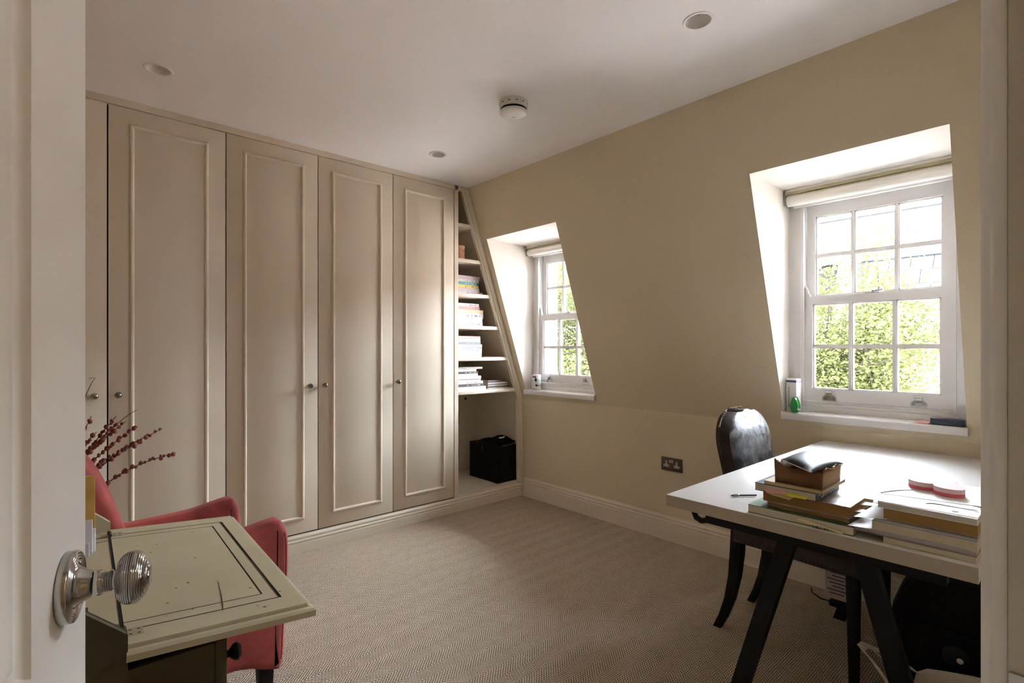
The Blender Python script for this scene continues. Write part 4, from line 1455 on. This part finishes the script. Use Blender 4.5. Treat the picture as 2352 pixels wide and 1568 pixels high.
part(lido, 'crack', MB().tube([(.148, .060, .0002), (.152, .085, .0003), (.158, .13, .0003), (.166, .205, .0002)], [.0004, .0012, .001, .0003], 5).xf(Ml), BUREAUD)
rw = random.Random(21)
chips = MB()
for k in range(16):
    cx, cy = rw.uniform(.03, .27), rw.uniform(.03, .66)
    n_ = 5
    r_ = rw.uniform(.0012, .0035)
    chips.prism([(cx + r_ * rw.uniform(.5, 1.6) * math.cos(2 * math.pi * q / n_), cy + r_ * rw.uniform(.3, 1.0) * math.sin(2 * math.pi * q / n_)) for q in range(n_)], 'z', -.0005, .0003)
part(lido, 'paint_chip', chips.xf(Ml), BUREAUD, kind='stuff', smooth=0)
part(t, 'hinge_gap', MB().box(-.0042, .0008, .012, BW - .012, BZ - .012, BZ - .0004).xf(Mb), DARK)
for y in (.040, BW - .075):
    hg = MB().box(.002, .026, y, y + .030, BZ - .0015, BZ + .0002)
    h_ = part(t, 'hinge', hg.xf(Mb @ Matrix.Translation((.004, 0, BZ)) @ Matrix.Rotation(R(4.3), 4, 'Y') @ Matrix.Translation((-.004, 0, -BZ))), mat('painted_hinge', (.36, .315, .20), .5))
    sc2 = MB()
    for a, b in ((.008, .007), (.008, .023), (.020, .007), (.020, .023)):
        sc2.lathe([(0, .0012), (.0026, .001), (.003, .0004)], (a, y + b, BZ - .0008), (0, 0, 1), 10)
    part(h_, 'screws', sc2.xf(Mb @ Matrix.Translation((.004, 0, BZ)) @ Matrix.Rotation(R(4.3), 4, 'Y') @ Matrix.Translation((-.004, 0, -BZ))), BUREAUD)
    part(h_, 'knuckle', MB().lathe([(0, 0), (.0038, 0), (.0038, .034), (0, .034)], (0, y, BZ + .002), (0, 1, 0), 12).xf(Mb), BUREAUD)

# letters standing in the bureau
YE = mat('manila', (.62, .38, .09), .6, var=.35, vscale=12, col2=(.40, .20, .03))
single('padded_envelope', MB().box(-.10, .083, 1.585, 1.592, BZ + .001, .897).bevel(.002, 2), YE, 'yellow manila envelope standing inside the bureau', 'envelope')
single('letter', MB().box(-.09, .077, 1.555, 1.560, BZ + .001, .800).bevel(.001, 1), flat((.70, .68, .72)), 'grey-white letter standing in front of the manila envelope', 'letter')
single('letter', MB().box(-.09, .083, 1.565, 1.570, BZ + .001, .776).bevel(.001, 1), flat((.78, .77, .80)), 'white letter standing behind the grey-white letter', 'letter')
single('letter', MB().box(-.10, .070, 1.535, 1.540, BZ + .001, .752).bevel(.001, 1), flat((.60, .56, .62)), 'short lilac letter in front of the other letters', 'letter')

# ================================================================== RED ARMCHAIR
t = thing('armchair', 'red velvet armchair between the bureau and the wardrobe', 'armchair', (.2, 2.06, 0))
CY0, CY1 = 1.775, 2.295
ap = [(.578, .150), (.590, .30), (.598, .43), (.598, .52), (.592, .572), (.575, .606), (.545, .612), (.47, .598), (.40, .588), (.25, .582), (.05, .578), (-.10, .575), (-.16, .30), (-.16, .165), (.20, .168), (.40, .185), (.48, .172), (.53, .150)]


def smooth_loop(p, n=4):
    """closed Catmull-Rom through the given points"""
    out = []
    m = len(p)
    for i in range(m):
        p0, p1, p2, p3 = (Vector(p[(i + k) % m]) for k in (-1, 0, 1, 2))
        for k in range(n):
            u = k / n
            out.append(0.5 * ((2 * p1) + (p2 - p0) * u + (2 * p0 - 5 * p1 + 4 * p2 - p3) * u * u + (3 * p1 - p0 - 3 * p2 + p3) * u ** 3))
    return out


def cushion_slab(prof, y0, y1, r, flare=0.0, puff=0.006):
    """profile in (x,z) swept across y with softly rounded edges"""
    lp = smooth_loop(prof)
    m = len(lp)
    area = sum(lp[i].x * lp[(i + 1) % m].y - lp[(i + 1) % m].x * lp[i].y for i in range(m))
    sg = 1 if area > 0 else -1
    nr = []
    for i in range(m):
        d = (lp[(i + 1) % m] - lp[i - 1]).normalized()
        nr.append(Vector((-d.y, d.x)) * sg)
    secs = []
    K = 6
    ins = []
    for k in range(K + 1):
        a_ = math.pi / 2 * k / K
        ins.append((r * (1 - math.cos(a_)), r * (1 - math.sin(a_))))
    rows = [(y0 + dy, d_) for dy, d_ in ins] + [(y1 - dy, d_) for dy, d_ in ins[::-1]]
    mb_ = MB()
    rings_ = []
    for y, d_ in rows:
        ring = []
        for i in range(m):
            q = lp[i] + nr[i] * d_
            k = max(0, (q.y - .35) / .28)
            ring.append(mb_.bm.verts.new((q.x, y + flare * k * k, q.y)))
        rings_.append(ring)
    for a_, b_ in zip(rings_, rings_[1:]):
        for i in range(m):
            mb_.bm.faces.new((a_[i], a_[(i + 1) % m], b_[(i + 1) % m], b_[i]))
    mb_.bm.faces.new(rings_[0][::-1])
    mb_.bm.faces.new(rings_[-1])
    return mb_


def arm(y0, y1, flare, pro):
    return cushion_slab([(x, z + (.022 if z > .5 else 0)) for x, z in pro], y0, y1, .030, flare)


ar = part(t, 'arm', arm(CY0, CY0 + .095, -.012, ap), VELVET, smooth=60)
ar2 = part(t, 'arm', arm(CY1 - .095, CY1, .0, [(x * .94, z - .016 if z > .5 else z) for x, z in ap]), VELVET, smooth=60)
SEAM = mat('red_piping', (.32, .050, .044), .8)
lp_ = smooth_loop([(x, z + (.022 if z > .5 else 0)) for x, z in ap])
pts_ = [(p.x - .030 * (1 - math.sin(R(40))) - .001, CY0 + .030 * (1 - math.cos(R(40))) - .0012 - .012 * max(0, (p.y - .35) / .28) ** 2, p.y) for p in lp_ if p.x > .567 and .16 < p.y < .60]
pts_.sort(key=lambda p: p[2])
part(ar, 'piping', MB().tube(pts_, .0020, 6), SEAM, smooth=60)
seat = MB().box(-.12, .585, CY0 + .09, CY1 - .09, .190, .340)
part(t, 'seat_base', seat.bevel(.02, 3), VELVET, smooth=60)
cu = MB().box(.02, .60, CY0 + .105, CY1 - .105, .335, .440)
part(t, 'seat_cushion', cu.bevel(.035, 4), VELVET, smooth=60)
bp_ = [(.185, .36), (.182, .60), (.160, .70), (.122, .80), (.070, .885), (.0, .955), (-.08, 1.0), (-.17, 1.01), (-.215, .97), (-.20, .80), (-.165, .55), (-.155, .20), (.05, .20), (.15, .28)]
part(t, 'backrest', cushion_slab(bp_, CY0 + .060, CY1 - .060, .035), VELVET, smooth=60)
for x, y in ((.535, CY0 + .055), (.535, CY1 - .055), (-.11, CY0 + .055), (-.11, CY1 - .055)):
    part(t, 'leg', MB().bars([[(x - .017, y - .017, 0), (x + .017, y - .017, 0), (x + .017, y + .017, 0), (x - .017, y + .017, 0)],
                              [(x - .026, y - .026, .20), (x + .026, y - .026, .20), (x + .026, y + .026, .20), (x - .026, y + .026, .20)]]).bevel(.003, 2), BLACK)

# ================================================================== VASE WITH BRANCHES
VX, VY = -.08, 2.66
t = thing('floor_vase', 'tall stoneware floor vase behind the red armchair', 'vase', (VX, VY, 0), local=True)
part(t, 'body', MB().lathe([(0, .004), (0, 0), (.075, 0), (.10, .06), (.115, .20), (.10, .36), (.06, .47), (.05, .50), (.058, .53), (.054, .53), (.046, .50), (.055, .47), (.09, .36), (.10, .20), (.07, .02), (0, .02)], (0, 0, 0), (0, 0, 1), 36), mat('stoneware', (.30, .27, .23), .5, var=.2, vscale=10), smooth=50)
TWIG = mat('twig_bark', (.045, .024, .018), .7)
BUD = mat('red_bud', (.34, .085, .060), .6, var=.5, vscale=60, col2=(.20, .04, .03))
BR = [  # tip x, y, z, side bow
    (.411, 2.64, .750, .02, 'lowest long budded branch reaching right over the armchair'),
    (.365, 2.66, .857, .02, 'long budded branch pointing right, second lowest in the vase'),
    (.276, 2.62, .880, .01, 'budded branch ending just right of the wardrobe knob line'),
    (.282, 2.72, .938, .03, 'thin bare-tipped twig crossing the wardrobe moulding'),
    (.205, 2.64, .925, .00, 'upright budded branch between the wardrobe knobs'),
    (.232, 2.60, .905, .02, 'short budded branch beside the upright one'),
    (.142, 2.62, .870, -.01, 'thick budded branch close to the door edge'),
    (.128, 2.66, .930, -.02, 'upright budded branch nearest the door edge'),
    (.130, 2.70, 1.060, -.03, 'tall bare twig with bent tip nearest the door edge'),
    (.300, 2.70, .800, .03, 'short budded side branch low behind the armchair')]
for n_, (tx_, ty_, tz_, bow, lab) in enumerate(BR):
    rnd = random.Random(n_ * 5 + 2)
    base = Vector((VX + rnd.uniform(-.02, .03), VY + rnd.uniform(-.02, .02), .44))
    tip = Vector((tx_, ty_, tz_))
    o_ = thing('branch', lab, 'branch', tuple(base), group='budded branches in the floor vase')
    pts_ = []
    K = 16
    for k in range(K + 1):
        u = k / K
        p = base.lerp(tip, u) + Vector((0, 0, 1)) * (.05 + bow) * math.sin(math.pi * u) * (.9) + Vector((rnd.uniform(-.003, .003), rnd.uniform(-.003, .003), rnd.uniform(-.003, .003)))
        pts_.append(p)
    pts_[-1] = tip
    part(o_, 'twig', MB().tube(pts_, [.0036 - .0024 * k / K for k in range(K + 1)], 6), TWIG, smooth=60)
    if 'bare' in lab and n_ == 8:
        ex = tip + Vector((.012, 0, .022))
        part(o_, 'bent_tip', MB().tube([tip, ex, ex + Vector((-.02, 0, -.004))], .0012, 5), TWIG, smooth=60)
        continue
    bd_ = MB()
    for k in range(26):
        u = .30 + .70 * (k + rnd.uniform(0, .6)) / 26.5
        if 'bare' in lab and u > .82:
            break
        f_ = u * K
        i_ = min(int(f_), K - 1)
        p = pts_[i_].lerp(pts_[i_ + 1], f_ - i_)
        a = rnd.uniform(0, 6.28)
        p = p + Vector((math.cos(a), math.sin(a) * .8, math.sin(a + 1))) * .0055
        rr = rnd.uniform(.0052, .0088)
        bd_.ball(p, rr, 2, sc_=(1, 1, 1.25))
    part(o_, 'bud', bd_, BUD, kind='stuff', smooth=60)

# ================================================================== OUTSIDE
SLATE = mat('roof_slate', (.0185, .0178, .0168), .9, var=.25, vscale=3, spec=.02)


def slate_rows():
    m = bpy.data.materials.new('slate_courses')
    m.use_nodes = True
    nt = m.node_tree
    b_ = nt.nodes['Principled BSDF']
    b_.inputs['Roughness'].default_value = .9
    b_.inputs['Specular IOR Level'].default_value = .02
    tc = nt.nodes.new('ShaderNodeTexCoord')
    sp_ = nt.nodes.new('ShaderNodeSeparateXYZ')
    nt.links.new(tc.outputs['Object'], sp_.inputs[0])
    cb_ = nt.nodes.new('ShaderNodeCombineXYZ')
    nt.links.new(sp_.outputs['Y'], cb_.inputs['X']); nt.links.new(sp_.outputs['Z'], cb_.inputs['Y'])
    br = nt.nodes.new('ShaderNodeTexBrick')
    br.inputs['Scale'].default_value = 1.0
    br.inputs['Brick Width'].default_value = .32
    br.inputs['Row Height'].default_value = .11
    br.inputs['Mortar Size'].default_value = .009
    br.inputs['Color1'].default_value = (.0240, .0228, .0212, 1)
    br.inputs['Color2'].default_value = (.0205, .0195, .0182, 1)
    br.inputs['Mortar'].default_value = (.0120, .0115, .0108, 1)
    nt.links.new(cb_.outputs[0], br.inputs['Vector'])
    nt.links.new(br.outputs['Color'], b_.inputs['Base Color'])
    return m


def brick_mat():
    m = bpy.data.materials.new('street_brick')
    m.use_nodes = True
    nt = m.node_tree
    b_ = nt.nodes['Principled BSDF']
    b_.inputs['Roughness'].default_value = .9
    b_.inputs['Specular IOR Level'].default_value = .05
    tc = nt.nodes.new('ShaderNodeTexCoord')
    sp_ = nt.nodes.new('ShaderNodeSeparateXYZ')
    nt.links.new(tc.outputs['Object'], sp_.inputs[0])
    cb_ = nt.nodes.new('ShaderNodeCombineXYZ')
    nt.links.new(sp_.outputs['Y'], cb_.inputs['X']); nt.links.new(sp_.outputs['Z'], cb_.inputs['Y'])
    br = nt.nodes.new('ShaderNodeTexBrick')
    br.inputs['Scale'].default_value = 1.0
    br.inputs['Brick Width'].default_value = .225
    br.inputs['Row Height'].default_value = .075
    br.inputs['Mortar Size'].default_value = .008
    br.inputs['Color1'].default_value = (.50, .37, .32, 1)
    br.inputs['Color2'].default_value = (.44, .31, .26, 1)
    br.inputs['Mortar'].default_value = (.50, .46, .42, 1)
    nt.links.new(cb_.outputs[0], br.inputs['Vector'])
    nt.links.new(br.outputs['Color'], b_.inputs['Base Color'])
    return m


GX = 14.0
GZ = -6.5
struct('ground_outside', MB().box(3.6, 60, -40, 60, GZ - .2, GZ), mat('street_paving', (.50, .49, .47), .9), smooth=0)
RENDER = mat('white_render', (.62, .61, .60), .8)
t = thing('terrace_house', 'brick terrace house with slate mansard roof across the street', 'house', (GX + 3, 5, GZ))
part(t, 'wall', MB().box(GX, GX + 6, -9.0, 24.0, GZ, 1.75), brick_mat(), smooth=0)
part(t, 'parapet', MB().box(GX - .12, GX + .1, -9.0, 24.0, 1.72, 1.98).bevel(.03, 1), RENDER)
part(t, 'lower_roof', MB().prism([(GX + .15, 1.95), (GX + 1.0, 3.35), (GX + 6, 3.35), (GX + 6, 1.95)], 'y', -9.0, 24.0), mat('slate_backing', (.0075, .0072, .0068), .9, spec=.02), smooth=0)
part(t, 'roof', MB().prism([(GX + .95, 3.35), (GX + 3.1, 4.92), (GX + 5.3, 3.35)], 'y', -9.05, 24.0), slate_rows(), smooth=0)
part(t, 'roof_roll', MB().tube([(GX + .95, -9, 3.36), (GX + .95, 24, 3.36)], .035, 8), mat('lead_grey', (.02, .021, .023), .9, spec=.02), smooth=60)
part(t, 'ridge', MB().tube([(GX + 3.1, -9, 4.93), (GX + 3.1, 24, 4.93)], .045, 8), SLATE, smooth=60)
# large slates on the steep lower roof, seen in the right-hand panes
sd = Vector((.85, 0, 1.40)).normalized()
nrm = Vector((-1.40, 0, .85)).normalized()
smesh = None
for row in range(4):
    for c in range(8):
        y = 1.30 + c * .42 + (.21 if row % 2 else 0)
        if y > 3.75:
            continue
        base = Vector((GX + .16, y, 1.97)) + sd * (.395 * row) + nrm * .012
        if smesh is None:
            s_ = MB()
            A = [Vector((0, .004, 0)), Vector((0, .416, 0)), sd * .42 + Vector((0, .416, 0)) - nrm * .006, sd * .42 + Vector((0, .004, 0)) - nrm * .006]
            s_.bars([[tuple(p) for p in A], [tuple(p + nrm * .016) for p in A]])
            smesh = s_.mesh('slate', SLATE, (0, 0, 0), 0)
        o_ = bpy.data.objects.new('slate', smesh)
        COL.objects.link(o_)
        o_.parent = t
        o_.location = base - Vector(ORG[t])
# white party wall upstand left of the slates
part(t, 'party_wall', MB().prism([(GX - .05, 1.9), (GX + .55, 3.55), (GX + 1.3, 3.60), (GX + 1.3, 1.9)], 'y', 3.82, 4.12), RENDER, smooth=0)
for k, y in enumerate((-1.0, 3.3, 7.6, 11.9, 16.2, 20.5)):
    for z in (-.9, -4.3):
        wv = part(t, 'window', MB().box(GX - .06, GX + .04, y, y + 1.1, z, z + 1.75).bevel(.02, 1), RENDER)
        part(wv, 'pane', MB().box(GX - .075, GX - .055, y + .1, y + .51, z + .1, z + .83).box(GX - .075, GX - .055, y + .59, y + 1.0, z + .1, z + .83).box(GX - .075, GX - .055, y + .1, y + .51, z + .91, z + 1.65).box(GX - .075, GX - .055, y + .59, y + 1.0, z + .91, z + 1.65), mat('far_glass', (.12, .13, .14), .15), smooth=0)
for y, h in ((9.2, 1.2),):
    ch = part(t, 'chimney', MB().box(GX + 2.7, GX + 3.5, y, y + 1.4, 4.0, 4.9 + h), brick_mat(), smooth=0)
    for q in (.3, .7, 1.1):
        part(ch, 'chimney_pot', MB().lathe([(.13, 0), (.10, .4), (.12, .42), (.10, .44), (0, .44)], (GX + 3.1, y + q, 4.9 + h), (0, 0, 1), 14), mat('terracotta', (.35, .16, .10), .8))


def tree(loc, crown, radii, nleaf, lsize, label, seed, trunk_r=.16):
    rnd = random.Random(seed)
    o_ = thing('street_tree', label, 'tree', loc)
    c = Vector(crown)
    b0 = Vector(loc)
    wood = MB()
    fork = Vector((b0.x + .1, b0.y - .1, c.z - radii[2] * .75))
    wood.tube([b0, b0.lerp(fork, .5) + Vector((.05, .08, 0)), fork], [trunk_r, trunk_r * .8, trunk_r * .6], 10)
    ends = []
    for k in range(16):
        a = 2 * math.pi * k / 16 + rnd.uniform(-.2, .2)
        e = rnd.uniform(-.4, .95)
        q = rnd.uniform(.6, .92)
        tip = c + Vector((radii[0] * q * math.cos(a) * math.sqrt(1 - e * e * .8), radii[1] * q * math.sin(a) * math.sqrt(1 - e * e * .8), radii[2] * q * e))
        mid = fork.lerp(tip, .5) + Vector((rnd.uniform(-.2, .2), rnd.uniform(-.2, .2), rnd.uniform(0, .3)))
        wood.tube([fork, fork.lerp(mid, .5) + Vector((0, 0, .1)), mid, mid.lerp(tip, .5) + Vector((rnd.uniform(-.1, .1), rnd.uniform(-.1, .1), .08)), tip], [.06, .045, .03, .018, .006], 6)
        ends += [mid, mid.lerp(tip, .5), tip]
        for s_ in range(6):
            p0 = mid.lerp(tip, rnd.uniform(.0, .9))
            p1 = p0 + Vector((rnd.gauss(0, 1) * radii[0] * .24, rnd.gauss(0, 1) * radii[1] * .24, rnd.gauss(.1, 1) * radii[2] * .2))
            wood.tube([p0, p0.lerp(p1, .5) + Vector((0, 0, .05)), p1], [.016, .010, .004], 5)
            ends += [p0.lerp(p1, .6), p1]
    part(o_, 'trunk_and_branches', wood, mat('tree_bark', (.022, .017, .013), .9, spec=.05), smooth=60)
    vv, ff = [], []
    for k in range(nleaf):
        e = rnd.choice(ends)
        s_ = radii[0] * .13
        p = e + Vector((rnd.gauss(0, s_), rnd.gauss(0, s_), rnd.gauss(0, s_ * .8)))
        if ((p.x - c.x) / radii[0]) ** 2 + ((p.y - c.y) / radii[1]) ** 2 + ((p.z - c.z) / radii[2]) ** 2 > 1.15:
            continue
        ax = Vector((rnd.gauss(0, 1), rnd.gauss(0, 1), rnd.gauss(0, .6))).normalized()
        sd_ = ax.cross(Vector((rnd.gauss(0, 1), rnd.gauss(0, 1), 1.5))).normalized()
        L_ = lsize * rnd.uniform(.6, 1.25)
        W_ = L_ * .36
        nn = ax.cross(sd_) * (.12 * L_)
        i0 = len(vv)
        p = p - Vector(loc)
        vv += [tuple(p), tuple(p + ax * L_ * .5 + sd_ * W_ + nn), tuple(p + ax * L_), tuple(p + ax * L_ * .5 - sd_ * W_ + nn)]
        ff += [(i0, i0 + 1, i0 + 2), (i0, i0 + 2, i0 + 3)]
    me = bpy.data.meshes.new('foliage')
    me.from_pydata(vv, [], ff)
    me.materials.append(LEAF)
    part(o_, 'foliage', me, None, 'loose pale green spring leaves', kind='stuff')


tree((9.6, 3.2, GZ), (9.4, 3.2, .85), (1.9, 2.3, 2.45), 60000, .062, 'leafy spring green tree outside the window above the desk', 3)
tree((8.6, 8.0, GZ), (8.6, 8.0, 1.2), (2.4, 2.6, 3.2), 64000, .064, 'taller leafy green tree outside the window beside the shelves', 8)
